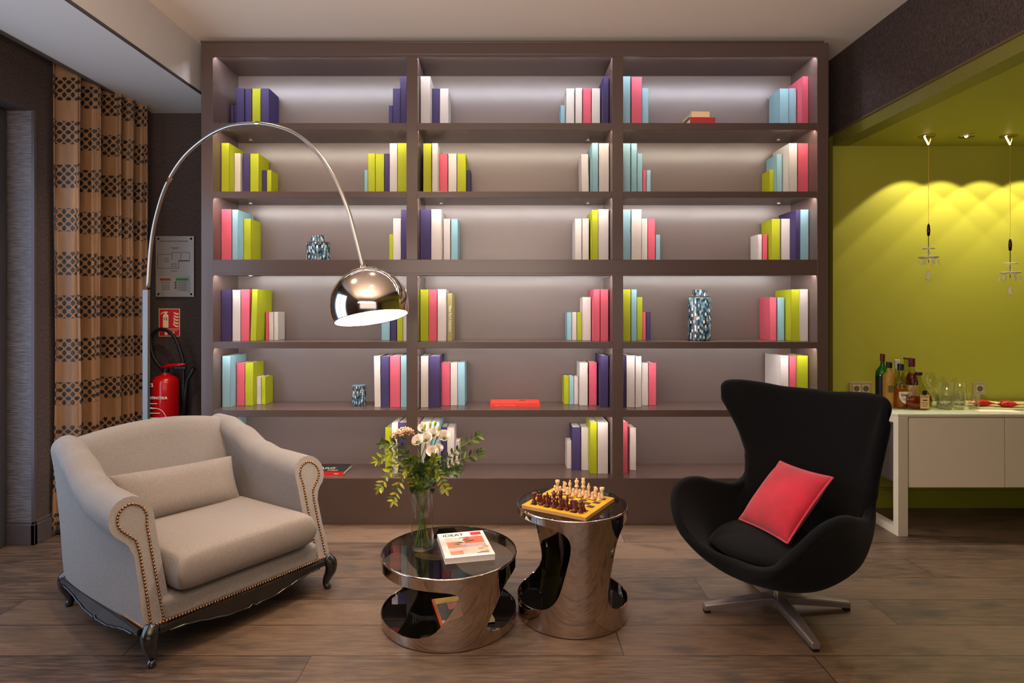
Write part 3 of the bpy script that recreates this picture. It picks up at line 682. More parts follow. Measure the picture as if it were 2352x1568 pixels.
for i in (20, 47): MB().tube([arc[i]-off, arc[i+1]-off], .0145, 10, squash=.85).build('joint', m_chrome, LAMP)
DR = 89*2.86/F; dc = px(849, 702, 2.86)
axis = Vector((-.19, .17, 1)).normalized(); Mx = Matrix.Translation(dc-off) @ axis.to_track_quat('Z', 'Y').to_matrix().to_4x4()
cut = math.acos(-.33)
def dome(r): return [(max(r*math.sin(cut*(1-i/28)), 1e-4), r*math.cos(cut*(1-i/28))) for i in range(29)]
mb = MB(); mb.M = Mx; mb.lathe(dome(DR), 72, cap=False); mb.build('shade', m_dome, LAMP, True)
mb = MB(); mb.M = Mx; mb.lathe(dome(DR-.004), 72, cap=False); mb.build('shade_lining', m_white_enamel, LAMP, True)
mb = MB(); mb.M = Mx; mb.lathe([(DR*math.sin(cut)-.004, DR*math.cos(cut)), (DR*math.sin(cut), DR*math.cos(cut)-.001), (DR*math.sin(cut)+.001, DR*math.cos(cut)+.002)], 72, cap=False); mb.build('shade_rim', m_chrome, LAMP, True)
holes = MB(); holes.M = Mx
for k in range(22):
    a = 2*PI*k/22; th = .36; c = Vector((math.sin(th)*math.cos(a), math.sin(th)*math.sin(a), math.cos(th)))*(DR+.0004)
    tx = Vector((-math.sin(a), math.cos(a), 0)); ty = c.normalized().cross(tx)
    holes.add([tuple(c+tx*.012*math.cos(b)+ty*.005*math.sin(b)) for b in [2*PI*j/12 for j in range(12)]], [tuple(range(12))])
holes.build('vent_slots', P('vent_glow', (255, 240, 220), .5, emit=(255, 236, 206), estr=.5), LAMP)
mb = MB(); mb.M = Mx; mb.lathe([(.020, DR-.004), (.020, DR+.012), (.008, DR+.02)], 24); mb.build('cap', m_chrome, LAMP)
mb = MB(); mb.M = Mx; mb.sphere((0, 0, .01), .045, 20, 12); mb.tube([(0, 0, .05), (0, 0, DR-.006)], .018, 12); mb.build('bulb', m_bulb, LAMP, True)
l = bpy.data.lights.new('arc_lamp_light', 'POINT'); l.energy = 40; l.color = (1, .80, .58); l.shadow_soft_size = .05
lo = bpy.data.objects.new('arc_lamp_light', l); COL.objects.link(lo); lo.location = dc-axis*.055

# ---------------------------------------------------------------- drum tables
def drum_table(name, label, c, R, H, zc, hz, fc, w_, k_, plate_z, ex=2.7):
    t = thing(name, label, 'table', (c[0], c[1], 0)); cols = []
    def hole(f0):
        for i in range(49):
            a = -PI/2+PI*i/48; s = math.sin(a); d = hz*max(0, 1-abs(s)**ex)**(1/ex)
            cols.append((f0+w_*s, d))
    hole(fc)
    for i in range(1, 14): cols.append((fc+w_+(180-2*w_)*i/14, 0))
    hole(fc+180)
    for i in range(1, 14): cols.append((fc+180+w_+(180-2*w_)*i/14, 0))
    def pt(f, z):
        a = math.radians(f+k_*(z-zc)); return (R*math.sin(a), -R*math.cos(a), z)
    lower, upper = [], []
    for j in range(9):
        lower.append([pt(f, lerp(.004, zc-d, j/8)) for f, d in cols]); upper.append([pt(f, lerp(zc+d, H-.008, j/8)) for f, d in cols])
    o = MB().grid(lower, close_u=True).grid(upper, close_u=True).build('body', m_chrome, t, True, merge=True)
    s = o.modifiers.new('sheet', 'SOLIDIFY'); s.thickness = .005; s.offset = -1
    e = o.modifiers.new('edges', 'EDGE_SPLIT'); e.split_angle = math.radians(50)
    MB().lathe([(R-.006, H-.010), (R-.003, H-.008), (R-.003, H-.001), (R-.005, H)], 96).build('glass_top', m_clear, t)
    MB().lathe([(R-.0005, H-.010), (R+.002, H-.006), (R+.001, H-.001), (R-.003, H)], 128, cap=False).build('top_rim', m_chrome, t, True)
    MB().lathe([(R-.007, plate_z-.008), (R-.007, plate_z)], 96).build('base_plate', m_black_glass, t)
    for k in range(4):
        a = PI/4+k*PI/2; MB().lathe([(.011, H-.016), (.011, H-.0102)], 16, ((R-.03)*math.cos(a), (R-.03)*math.sin(a), 0)).build('glass_pad', m_brushed, t)
    return t
C1 = (-.273, 2.813); H1 = .305; C2 = (.2985, 2.863); H2 = .506
drum_table('coffee_table', 'low round polished steel drum table with cutouts and glass top beside armchair', C1, .3095, H1, .148, .105, -65.5, 70, 140, .036, 5.5)
drum_table('side_table', 'taller round polished steel drum table with cutouts carrying the chessboard', C2, .2565, H2, .278, .194, -78, 66, 58, .060, 4.2)

# ---- magazines
ZT1 = H1+.0008
a0 = px(1008, 1226, 2.93); 
def floorpt(u, v, z): Y = F*(CAMZ-z)/(v-VY); return Vector(((u-VX)*Y/F, Y, z))
zc_ = ZT1+.025
TL, TR, BR, BL = floorpt(1008, 1226, zc_), floorpt(1113, 1217, zc_), floorpt(1132, 1272, zc_), floorpt(1018, 1283, zc_)
ctr = (TL+TR+BR+BL)/4; xd = ((TR-TL)+(BR-BL)).normalized(); ang = math.atan2(xd.y, xd.x)
W_ = ((TR-TL).length+(BR-BL).length)/2; Hh = ((TL-BL).length+(TR-BR).length)/2
t = thing('magazine', 'thick white magazine with coral cover picture on the glass coffee table', 'magazine', (ctr.x, ctr.y, ZT1), ang)
a, b = W_/2, Hh/2
m_mag = P('magazine_white', (238, 232, 226), .35)
MB().box(-a, a, -b, b, 0, .0008).box(-a, a, -b, b, .0240, .0250).box(-a, -a+.001, -b, b, 0, .025).build('cover', m_mag, t)
MB().box(-a+.001, a-.001, -b+.001, b-.001, .0008, .0240).build('pages', P('magazine_pages', (232, 222, 218), .6, var=.05, vscale=30, stretch=(.2, .2, 60)), t)
def patch(name, x0, x1, y0, y1, c, z=.0252, rough=.4): return MB().box(lerp(-a, a, x0), lerp(-a, a, x1), lerp(-b, b, y0), lerp(-b, b, y1), .0249, z).build(name, P(name, c, rough, var=.12, vscale=22), t)
patch('cover_picture', .13, .93, .10, .78, (226, 196, 180))
patch('coral_panel', .50, .92, .50, .78, (226, 104, 78), .0254)
patch('peach_panel', .13, .44, .36, .60, (222, 150, 116), .0253)
patch('salmon_strip', .14, .40, .10, .24, (226, 140, 106), .0254)
patch('red_badge', .70, .93, .83, .96, (222, 44, 40), .0253)
patch('lilac_band', .42, .92, .36, .47, (196, 168, 170), .0254)
fl = MB()
for x, y, r, an in ((.46, .74, .012, .3), (.55, .66, .022, .4), (.62, .60, .026, .25), (.42, .56, .018, -.4), (.34, .50, .014, -.6), (.58, .74, .014, .6)):
    cx_, cy_ = lerp(-a, a, x), lerp(-b, b, y)
    fl.add([(cx_+r*math.cos(q)*math.cos(an)-r*.3*math.sin(q)*math.sin(an), cy_+r*math.cos(q)*math.sin(an)+r*.3*math.sin(q)*math.cos(an), .0257) for q in [2*PI*j/14 for j in range(14)]], [tuple(range(14))])
fl.build('leaf_print', P('leaf_print_ink', (58, 66, 50), .5), t)
gp = MB()
for x, y in ((.78, .27), (.90, .33)):
    cx_, cy_ = lerp(-a, a, x), lerp(-b, b, y); gp.box(cx_-.012, cx_+.012, cy_-.006, cy_+.006, .0249, .0256)
gp.build('lime_print', P('lime_print_ink', (176, 176, 20), .5), t)
text('IDEAT', .037, m_ink, t, frame((-a+.022, b-.046, .0253), (1, 0, 0), (0, 1, 0)), sx=.98, bold=.0006)
MB().box(a-.075, a-.02, -b+.028, -b+.033, .0249, .0254).box(a-.06, a-.02, -b+.038, -b+.043, .0249, .0254).build('cover_caption', m_ink, t)

zc_ = .0405+.010
TLm, BLm, BRm = floorpt(978, 1378, zc_), floorpt(1014, 1440, zc_), floorpt(1137, 1422, zc_)
xd = (BRm-BLm).normalized(); ang = math.atan2(xd.y, xd.x); W_ = (BRm-BLm).length; Hh = (TLm-BLm).length; yd = Vector((-xd.y, xd.x, 0)); ctr = BLm+xd*W_/2+yd*Hh/2
t = thing('magazine', 'colourful magazine with orange spine on the black base of the coffee table', 'magazine', (ctr.x, ctr.y, .0405), ang)
a, b = W_/2, Hh/2
MB().box(-a, a, -b, b, 0, .0008).box(-a, a, -b, b, .0092, .0100).build('cover', P('magazine_gold', (206, 166, 84), .35, var=.1, vscale=18), t)
MB().box(-a+.002, a-.001, -b+.001, b-.001, .0008, .0092).build('pages', m_paperwhite, t)
MB().box(-a-.001, -a+.011, -b, b, 0, .0102).build('spine', P('orange_spine', (206, 96, 50), .4), t)
patch('garden_picture', .05, .93, .18, .80, (96, 92, 90), .0103); patch('rose_print', .25, .60, .55, .78, (206, 120, 116), .0104); patch('pale_print', .05, .50, .06, .20, (224, 190, 176), .0104)
def patch_fix():
    for o in t.children:
        if o.name.split('.')[0] in ('garden_picture', 'rose_print', 'pale_print'):
            for v in o.data.vertices: v.co.z = min(v.co.z, .0104) if v.co.z < .02 else .0099
patch_fix()

# ---------------------------------------------------------------- chess
def chess_material():
    k = NT('chessboard_wood'); s = k.n('ShaderNodeSeparateXYZ'); k.l(k.coord(), s.inputs[0]); q = .268/8
    ix = k.math('FLOOR', k.math('DIVIDE', k.math('ADD', s.outputs[0], 8*q), q)); iy = k.math('FLOOR', k.math('DIVIDE', k.math('ADD', s.outputs[1], 8*q), q))
    par = k.math('MODULO', k.math('ADD', ix, iy), 2.0)
    ins = k.math('MULTIPLY', k.math('LESS_THAN', k.math('ABSOLUTE', s.outputs[0]), .134), k.math('LESS_THAN', k.math('ABSOLUTE', s.outputs[1]), .134))
    dark = k.math('MULTIPLY', ins, k.math('LESS_THAN', par, .5))
    nz = k.noise(k.scaled(k.coord(), (10, 60, 1)), 3, 3); base = k.mix(nz, rgba((218, 158, 26)), rgba((240, 186, 44)))
    k.l(k.mix(dark, base, rgba((58, 38, 30))), k.b.inputs['Base Color']); k.b.inputs['Roughness'].default_value = .35
    return k.m
BANG = math.radians(-32); BC = Vector((.280, 2.829, H2+.0008))
t = thing('chessboard', 'folding yellow wood chessboard with brown squares on the taller drum table', 'chessboard', BC, BANG)
MB().box(-.160, .160, -.160, .160, .014, .0165).build('playing_surface', chess_material(), t)
MB().box(-.160, .160, -.160, -.0005, 0, .014).build('folding_half', P('board_edge', (196, 150, 96), .45), t, bevel=.001); MB().box(-.160, .160, .0005, .160, 0, .014).build('folding_half', P('board_edge_back', (196, 150, 96), .45), t, bevel=.001)
m_pale = P('pale_chess_wood', (232, 198, 150), .35, coat=.3); m_dark = P('red_brown_chess_wood', (92, 28, 20), .25, coat=.5)
PR = {'pawn': [(.0105, 0), (.0115, .003), (.0108, .008), (.006, .014), (.0075, .018), (.0045, .021), (.0045, .023), (.0065, .027), (.0068, .031), (.004, .036), (.0001, .0375)],
      'rook': [(.0115, 0), (.0125, .003), (.0115, .010), (.0065, .018), (.006, .032), (.0085, .036), (.0105, .040), (.011, .052), (.0085, .052), (.008, .048), (.0001, .048)],
      'bishop': [(.0115, 0), (.0125, .003), (.0115, .010), (.0065, .018), (.0085, .022), (.0055, .026), (.0055, .034), (.0085, .040), (.0075, .050), (.0035, .056), (.0045, .059), (.003, .063), (.0001, .064)],
      'queen': [(.0125, 0), (.0135, .003), (.0125, .012), (.007, .022), (.0055, .034), (.011, .037), (.011, .041), (.007, .043), (.0075, .052), (.011, .064), (.0085, .067), (.004, .069), (.0055, .073), (.003, .077), (.0001, .078)],
      'king': [(.0125, 0), (.0135, .003), (.0125, .012), (.007, .022), (.0055, .036), (.011, .039), (.011, .043), (.007, .046), (.008, .056), (.0105, .064), (.0085, .067), (.0075, .070), (.0085, .082), (.006, .083), (.0001, .083)],
      'knight': [(.0115, 0), (.0125, .003), (.0115, .009), (.008, .013), (.0001, .014)]}
cm = {}
def piece_mesh(kind):
    if kind in cm: return cm[kind]
    q = MB().lathe(PR[kind], 20)
    if kind == 'knight': q.prism([(-.009, .012), (.008, .012), (.0095, .026), (.006, .042), (.008, .050), (.002, .051), (-.006, .047), (-.012, .041), (-.010, .036), (-.004, .036), (-.008, .024)], .011, 'y', -.0055)
    me = bpy.data.meshes.new(kind); me.from_pydata(q.v, [], q.f)
    bm = bmesh.new(); bm.from_mesh(me); bmesh.ops.recalc_face_normals(bm, faces=bm.faces); bm.to_mesh(me); bm.free()
    for p_ in me.polygons: p_.use_smooth = kind != 'knight' or len(p_.vertices) == 4 and abs(p_.normal.y) < .99
    cm[kind] = me; return me
BACK = ['rook', 'knight', 'bishop', 'queen', 'king', 'bishop', 'knight', 'rook']
MBD = Matrix.Translation(BC) @ Matrix.Rotation(BANG, 4, 'Z'); q8 = .268/8
for colr, mat, yr, yp, word in (('pale', m_pale, 7, 6, 'far'), ('red-brown', m_dark, 0, 1, 'near')):
    mk = {}
    for i in range(8):
        for kind, y in ((BACK[i], yr), ('pawn', yp)):
            if (kind) not in mk:
                me = piece_mesh(kind).copy(); me.materials.clear(); me.materials.append(mat); mk[kind] = me
            o = bpy.data.objects.new('chess_'+kind, mk[kind]); COL.objects.link(o)
            p = MBD @ Vector(((i-3.5)*q8+random.uniform(-.003, .003), (y-3.5)*q8+random.uniform(-.003, .003), .0168)); o.location = p
            o.rotation_euler = (0, 0, BANG+random.uniform(-.5, .5)+(PI if colr == 'pale' else 0))
            if kind == 'pawn': lab = f'{ordinal(i)} {colr} wooden chess pawn from left end of its row on the chessboard'
            elif kind in ('queen', 'king'): lab = f'{colr} wooden chess {kind} in the middle of the {word} row of the chessboard'
            else: lab = f'{"left" if i < 4 else "right"} {colr} wooden chess {kind} on the {word} row of the chessboard'
            tag(o, lab, 'chess piece', f'{colr} chess pieces on the chessboard')

# ---------------------------------------------------------------- vase with flowers
VP = Vector((-.399, 2.82, ZT1))
t = thing('glass_vase', 'clear glass vase of flowers half filled with water on coffee table', 'vase', VP)
MB().lathe([(.0001, .004), (.046, .004), (.050, .010), (.0525, .03), (.051, .12), (.047, .285), (.0455, .285), (.0495, .12), (.0505, .03), (.045, .012), (.0001, .012)], 40, cap=False).build('vase_body', m_vaseglass, t, True)
MB().lathe([(.0495, .012), (.0502, .03), (.049, .12), (.0480, .160)], 40).build('water', m_water, t)
m_stem = P('green_stem', (96, 118, 48), .5); m_twig = P('brown_twig', (110, 84, 54), .6)
m_leafs = [P('yellow_green_leaf', (166, 164, 42), .45, var=.15, vscale=60), P('green_leaf', (104, 122, 40), .45, var=.15, vscale=60), P('dark_green_leaf', (64, 90, 44), .45, var=.15, vscale=60)]
m_petal = P('white_petal', (240, 230, 218), .6, sheen=.2); m_bud = P('yellow_green_bud', (196, 190, 84), .5); m_umbel = P('peach_umbel', (206, 166, 136), .7, var=.15, vscale=90)
def leaf(mb, o, d, L, wd, curl=.15):
    d = Vector(d).normalized(); s = d.cross(Vector((random.uniform(-.4, .4), -1, random.uniform(-.2, .6)))).normalized(); n = s.cross(d)
    prof = [(0, .08), (.18, .7), (.42, 1), (.7, .78), (.9, .35), (1, .02)]; rows = []
    for q, ww in prof:
        c = Vector(o)+d*L*q+n*curl*L*(q*q-.2*q); rows.append([tuple(c-s*wd*ww/2+n*.1*wd*ww), tuple(c), tuple(c+s*wd*ww/2+n*.1*wd*ww)])
    mb.grid(rows)
mouth = VP+Vector((0, 0, .28))
def stem_path(end, bow=.5, k=0):
    a = 2*PI*k/11; b0 = VP+Vector((.034*math.cos(a+2.6), .034*math.sin(a+2.6), .02)); m0 = VP+Vector((.030*math.cos(a), .030*math.sin(a), .28)); end = Vector(end)
    m1 = lerp(m0, end, .45)+Vector((0, 0, .05*bow)); return cr([b0, lerp(b0, m0, .55), m0, m1, end], 30)
def vpx(u, v, dy=0): return px(u, v, 2.82+dy)
def flower_thing(name, label, path, r, mat, cat, group=None):
    tt = thing(name, label, cat, path[0], 0, group); o_ = Vector(path[0])
    MB().tube([p-o_ for p in path], r, 7).build('stem', mat, tt, True); return tt, o_
# umbel
pth = stem_path(vpx(929, 1010), .3, 0); tt, o_ = flower_thing('umbel_flower', 'peach coloured flat-topped umbel flower at the left of the vase', pth, .0022, m_stem, 'flower')
mb = MB(); c0 = vpx(926, 997)-o_
for k in range(300):
    a = random.uniform(0, 2*PI); rr = math.sqrt(random.random()); x = .052*rr*math.cos(a); y = .05*rr*math.sin(a); z = .026*(1-rr*rr)+random.uniform(-.012, .006)-.30*y
    mb.sphere((c0.x+x, c0.y+y, c0.z+z+.16*x), random.uniform(.0034, .0056), 6, 4)
mb.build('flower_head', m_umbel, tt, True)
sp = MB()
for k in range(14):
    a = 2*PI*k/14; e = c0+Vector((.036*math.cos(a), .034*math.sin(a), 0)); sp.tube([pth[-1]-o_, lerp(pth[-1]-o_, e, .5)+Vector((0, 0, -.003)), e], .0009, 5)
sp.build('flower_stalks', m_stem, tt)
# white lisianthus
def bloom(mb, c, r, up):
    up = Vector(up).normalized(); M0 = Matrix.Translation(c) @ up.to_track_quat('Z', 'Y').to_matrix().to_4x4(); mb.M = M0
    for lay, (n, ro, h0, h1, op) in enumerate(((6, .95, -.1, .85, .95), (5, .74, 0, 1.05, .6), (5, .48, .1, 1.15, .25), (3, .25, .2, 1.1, .1))):
        for k in range(n):
            a = 2*PI*k/n+lay*.6+random.uniform(-.15, .15); rows = []
            for i in range(7):
                q = i/6; rad = r*ro*(math.sin(q*1.7)*.85+.1+op*q*q*.5); z = r*(-.85+(h0+h1)*q*.95); wdt = .72*math.sin(min(q*1.25+.2, PI/2+.45))
                rows.append([(rad*math.cos(a+wdt*s)*(1-.08*s*s), rad*math.sin(a+wdt*s)*(1-.08*s*s), z-.05*r*s*s+(.11*math.sin(s*6+k*1.7)+.05*math.sin(s*13+k))*r*q*q) for s in (-1, -.6, -.2, .2, .6, 1)])
            mb.grid(rows)
    mb.M = None
LIS = [('leftmost white lisianthus bloom in the vase, facing the room', (958, 1008, -.03), [], 1),
       ('white lisianthus with creamy centre, upper middle of the bouquet', (978, 1003, -.02), [(975, 979)], 2),
       ('tall white lisianthus with yellow buds near the top of the bouquet', (995, 992, 0), [(999, 972), (1008, 985), (1004, 1003)], 3),
       ('white lisianthus bloom at the right of the bouquet', (1020, 998, .0), [], 4),
       ('lowest white lisianthus, cream and drooping above the foliage', (993, 1034, -.05), [], 5),
       ('small white lisianthus beside the lowest cream bloom', (1007, 1027, -.03), [], 6),
       ('closed white lisianthus bud topping the left of the bouquet', (970, 981, .02), [(988, 974), (982, 1001)], 7)]
for lab, (u, v, dy), buds, k in LIS:
    c = vpx(u, v, dy); pth = stem_path(c-Vector((0, 0, .02)), .2, k); tt, o_ = flower_thing('lisianthus_stem', lab, pth, .0018, m_stem, 'flower', 'white lisianthus in the vase')
    mb = MB(); bloom(mb, c-o_, .0225 if k not in (6, 7) else .017, (random.uniform(-.4, .3), -.75, .7)); mb.build('bloom', m_petal, tt, True)
    mb = MB(); mb.sphere(tuple(c-o_-Vector((0, 0, .016))), .007, 8, 6, (1, 1, 1.3)); mb.build('calyx', m_leafs[1], tt, True)
    for bu, bv in buds:
        e = vpx(bu, bv, dy+.01)-o_; s0 = pth[22]-o_
        b = MB().sphere(tuple(e), .0085, 10, 8, (.8, .8, 1.5)).build('bud', m_bud, tt, True)
        MB().tube([s0, lerp(s0, e, .6)+Vector((.004, 0, 0)), e], .0012, 6).build('bud_stalk', m_stem, tt)
    mb = MB()
    for j in (13, 15, 17, 19, 21, 23):
        dd = Vector((random.uniform(-1, 1), random.uniform(-.8, .3), random.uniform(.2, .9))); leaf(mb, pth[j]-o_, dd, random.uniform(.05, .075), .024)
    mb.build('leaves', m_leafs[random.choice((1, 2))], tt, True)
BR_ = [('leafy branch reaching furthest left of the vase', (866, 1056), .02, 2.0, 0), ('upper left leafy branch curving above the glass vase', (880, 1020), -.03, 1.8, 1), ('lower left leafy branch drooping below the vase rim', (873, 1120), -.06, 2.4, 0),
       ('lowest left leafy twig hanging over the table', (903, 1148), -.08, 2.2, 0), ('upper right leafy branch in front of white books', (1098, 1001), .03, .6, 1), ('right leafy branch with long leaves pointing at the chessboard', (1102, 1040), -.02, .7, 1),
       ('short right twig of small leaves beside the vase', (1050, 1081), -.05, .6, 2), ('right twig hanging down over the vase rim', (1023, 1122), -.08, 1.9, 0), ('dense middle leafy branch under the white blooms', (1000, 1050), -.07, .5, 0), ('central leafy branch below the peach umbel', (940, 1060), -.06, .6, 1)]
for k, (lab, (u, v), dy, bow, lm_) in enumerate(BR_):
    e = vpx(u, v, dy); pth = stem_path(e, bow, k+3); tt, o_ = flower_thing('leafy_branch', lab, pth, .0015, m_twig if k % 2 else m_stem, 'branch', 'leafy branches in the vase')
    for mi in range(2):
        mb = MB()
        for j in range(16+mi, 31, 2):
            p = pth[j]-o_; tg = (pth[min(j+1, 30)]-pth[j-1]).normalized()
            for sgn in (-1, 1):
                sd = tg.cross(Vector((0, -1, .2))).normalized()*sgn
                leaf(mb, p, tg*.5+sd*random.uniform(.5, 1)+Vector((0, random.uniform(-.4, .2), random.uniform(-.1, .3))), random.uniform(.026, .040), random.uniform(.010, .015))
        leaf(mb, pth[30]-o_, pth[30]-pth[28], .035, .013)
        mb.build('leaves', m_leafs[lm_ if mi == 0 else min(lm_+1, 2)], tt, True)

# ---------------------------------------------------------------- black egg-shaped lounge chair
EC = Vector((1.258, 2.86, 0)); ETH = math.radians(54)
# local axes: x = lateral, y = towards the back (so -y faces forward)
EGG = thing('lounge_chair', 'black wool egg-shaped lounge chair with winged back on a steel star base', 'lounge chair', EC, -ETH)
RIM = [(0, -.29, 1.00), (.12, -.28, 1.0), (.22, -.25, 1.013), (.32, -.205, 1.022), (.392, -.178, 1.008), (.404, -.170, .955), (.372, -.225, .86), (.328, -.275, .76), (.305, -.295, .65), (.307, -.255, .54), (.33, -.15, .485), (.35, -.02, .51), (.362, .095, .545), (.362, .205, .555), (.345, .30, .53), (.30, .36, .46), (.23, .38, .38), (.12, .35, .32), (0, .33, .30)]
AL = [0, 9, 18, 26, 34, 41, 48, 54, 60, 70, 84, 98, 112, 126, 139, 150, 160, 170, 180]
full = [Vector((x, -f, z)) for x, f, z in RIM]+[Vector((-x, -f, z)) for x, f, z in reversed(RIM[1:-1])]
al = AL+[360-a for a in reversed(AL[1:-1])]
NS = 144; rim = cr(full, NS, True); alv = cr([Vector((math.sin(math.radians(a)), math.cos(math.radians(a)), 0)) for a in al], NS, True)
NR = 22; TH = .021; grid = []
def egg_E(d): return Vector((.33*d.x, (.275 if d.y > 0 else .285)*d.y, .30-.065*max(0, -d.y)**1.5))
def egg_W(i):
    x, f, z = RIM[i]; R_ = Vector((x, -f, z)); a = math.radians(AL[i]); d = Vector((math.sin(a), math.cos(a), 0)); m = lerp(egg_E(d), R_, .52)+d*.016*min(1, (R_-egg_E(d)).length/.12)
    if i > 8: return m
    t = (i/8)**2.5; return lerp(Vector((.31*math.sin(PI*i/16), .335-.04*(i/8)**2, .61)), lerp(egg_E(d), R_, .62)+d*.004, t)
Wh = [egg_W(i) for i in range(19)]; Wv = cr(Wh+[Vector((-p.x, p.y, p.z)) for p in reversed(Wh[1:-1])], NS, True)
for s in range(NS):
    a = alv[s].normalized(); E_ = egg_E(a); R_ = rim[s]
    c = [Vector((0, 0, .175)), Vector((E_.x*.55, E_.y*.55, .190)), Vector((E_.x*.97, E_.y*.97, E_.z)), Wv[s], R_]
    grid.append(cr(c, NR))
def gn(s, i):
    du = grid[(s+1) % NS][i]-grid[(s-1) % NS][i]; dv = grid[s][min(i+1, NR)]-grid[s][max(i-1, 0)]; n_ = du.cross(dv)
    return n_.normalized() if n_.length > 1e-9 else Vector((0, 0, 1))
rows = []
for s in range(NS):
    row = []; nn = [gn(s, i) for i in range(NR+1)]; nn[0] = nn[1] = Vector((0, 0, 1)) if nn[2].z > 0 else Vector((0, 0, -1))
    for i in range(1, NR+1): row.append(grid[s][i]+nn[i]*TH)
    tg = (grid[s][NR]-grid[s][NR-1]).normalized()
    for k in range(1, 6):
        b = PI*k/6; row.append(grid[s][NR]+nn[NR]*TH*math.cos(b)+tg*TH*math.sin(b))
    for i in range(NR, 0, -1): row.append(grid[s][i]-nn[i]*TH)
    rows.append([tuple(p) for p in row])
mb = MB().grid(rows, close_v=True); m_ = len(rows[0])
mb.f.append(tuple(s*m_ for s in range(NS))); mb.f.append(tuple(s*m_+m_-1 for s in reversed(range(NS))))
mb.build('shell', m_egg, EGG, True)
seam = [grid[s][NR]+((grid[s][NR]-grid[s][NR-1]).normalized())*TH*1.0 for s in range(NS)]
mb = pillow(.268, .245, .05, 24, .5, .03, 3.0)
o = mb.build('seat_cushion', m_egg, EGG, True, merge=True); o.location = (0, -.050, .328); o.rotation_euler = (.06, 0, 0)
for v in o.data.vertices:
    r_ = max(abs(v.co.x)/.268, abs(v.co.y)/.245); q_ = math.hypot(v.co.x/.268, v.co.y/.245)
    if q_ > 1e-6: v.co.x *= (r_/q_)**.75; v.co.y *= (r_/q_)**.75
MB().lathe([(.05, .158), (.022, .150), (.022, .05)], 24).build('column', m_chrome, EGG)
hub = MB().lathe([(.03, .038), (.034, .046), (.034, .074), (.022, .080)], 24).build('hub', m_brushed, EGG)
for k in range(4):
    a = math.radians(2+90*k)+ETH; d = Vector((math.cos(a), math.sin(a), 0)); n_ = Vector((-d.y, d.x, 0)); sec = []
    for r_, wd, zt2, zb in ((.01, .034, .080, .040), (.06, .033, .078, .042), (.2, .026, .062, .028), (.345, .018, .040, .012)):
        sec.append([tuple(d*r_+n_*wd*.9+Vector((0, 0, zb))), tuple(d*r_+n_*wd+Vector((0, 0, zt2-.006))), tuple(d*r_+n_*wd*.7+Vector((0, 0, zt2))), tuple(d*r_-n_*wd*.7+Vector((0, 0, zt2))), tuple(d*r_-n_*wd+Vector((0, 0, zt2-.006))), tuple(d*r_-n_*wd*.9+Vector((0, 0, zb)))])
    mb = MB().grid(sec, close_u=True); mb.f.append(tuple(range(6))); mb.f.append(tuple(18+i for i in range(6)))
    leg_ = mb.build('base_leg', m_alu, EGG, bevel=.002)
    g = MB()
    p0 = d*.318; p1 = d*.346
    g.prism([((p0+n_*.0125).x, (p0+n_*.0125).y), ((p1+n_*.012).x, (p1+n_*.012).y), ((p1-n_*.012).x, (p1-n_*.012).y), ((p0-n_*.0125).x, (p0-n_*.0125).y)], .0125, 'z', 0.0).build('glide', m_blackplastic, leg_)
# red velvet cushion
t = thing('throw_cushion', 'square red velvet cushion with piping tilted in the black lounge chair', 'cushion', (1.293, 2.865, .520))
t.rotation_euler = Euler((-.726, -.044, -1.35), 'XYZ')
o = pillow(.18, .18, .068, 26, .6, .05, 2.6); o.M = None
o.v = [(x, z, y) for x, y, z in o.v]
o.build('cushion_cover', m_velvet, t, True, merge=True)
edge = []
for q_ in range(80):
    sd, f_ = divmod(q_, 20); f_ = -1+2*f_/20; u_, v_ = ((f_, 1), (1, -f_), (-f_, -1), (-1, f_))[sd]
    edge.append((.18*u_*(1-.05*(1-v_*v_)), 0, .18*v_*(1-.05*(1-u_*u_))))
edge.append(edge[0]); MB().tube(edge, .005, 8).build('piping', m_velvet_pipe, t, True)

# ---------------------------------------------------------------- sideboard in the lime niche
SX0, SX1, SY0, SY1, SZ1 = 2.42, 4.45, 3.79, 4.30, .748
sb = thing('sideboard', 'champagne lacquered sideboard on metal loop legs in the lime niche', 'sideboard', (SX0, SY0, 0))
def sbx(x0, x1, y0, y1, z0, z1): return MB().box(x0-SX0, x1-SX0, y0-SY0, y1-SY0, z0, z1)
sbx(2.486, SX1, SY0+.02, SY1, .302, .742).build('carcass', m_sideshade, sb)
for x0, x1 in ((2.490, 3.084), (3.090, 3.684), (3.690, 4.284)): sbx(x0, x1, SY0, SY0+.019, .304, .738).build('door', m_sideboard, sb, bevel=.0015)
for x0 in (SX0, 4.40):
    sbx(x0, x0+.062, SY0-.004, SY0+.045, 0, .742).box(0+x0-SX0, x0+.062-SX0, SY1-.05-SY0, SY1-SY0, 0, .742).box(x0-SX0, x0+.062-SX0, .045, SY1-.05-SY0, 0, .045).box(x0-SX0, x0+.062-SX0, .045, SY1-.05-SY0, .70, .742).build('loop_leg', m_sideleg, sb, bevel=.002)
sbx(SX0, SX1+.03, SY0-.004, SY1, .742, .750).build('top_frame', m_sideboard, sb)
sbx(SX0-.005, SX1+.03, SY0-.008, SY1+.005, .7505, .762).build('glass_top', m_frost, sb, bevel=.001)
ZS = .7625
def at5(zx, Y): return pxX(1880+zx/3.267, Y)
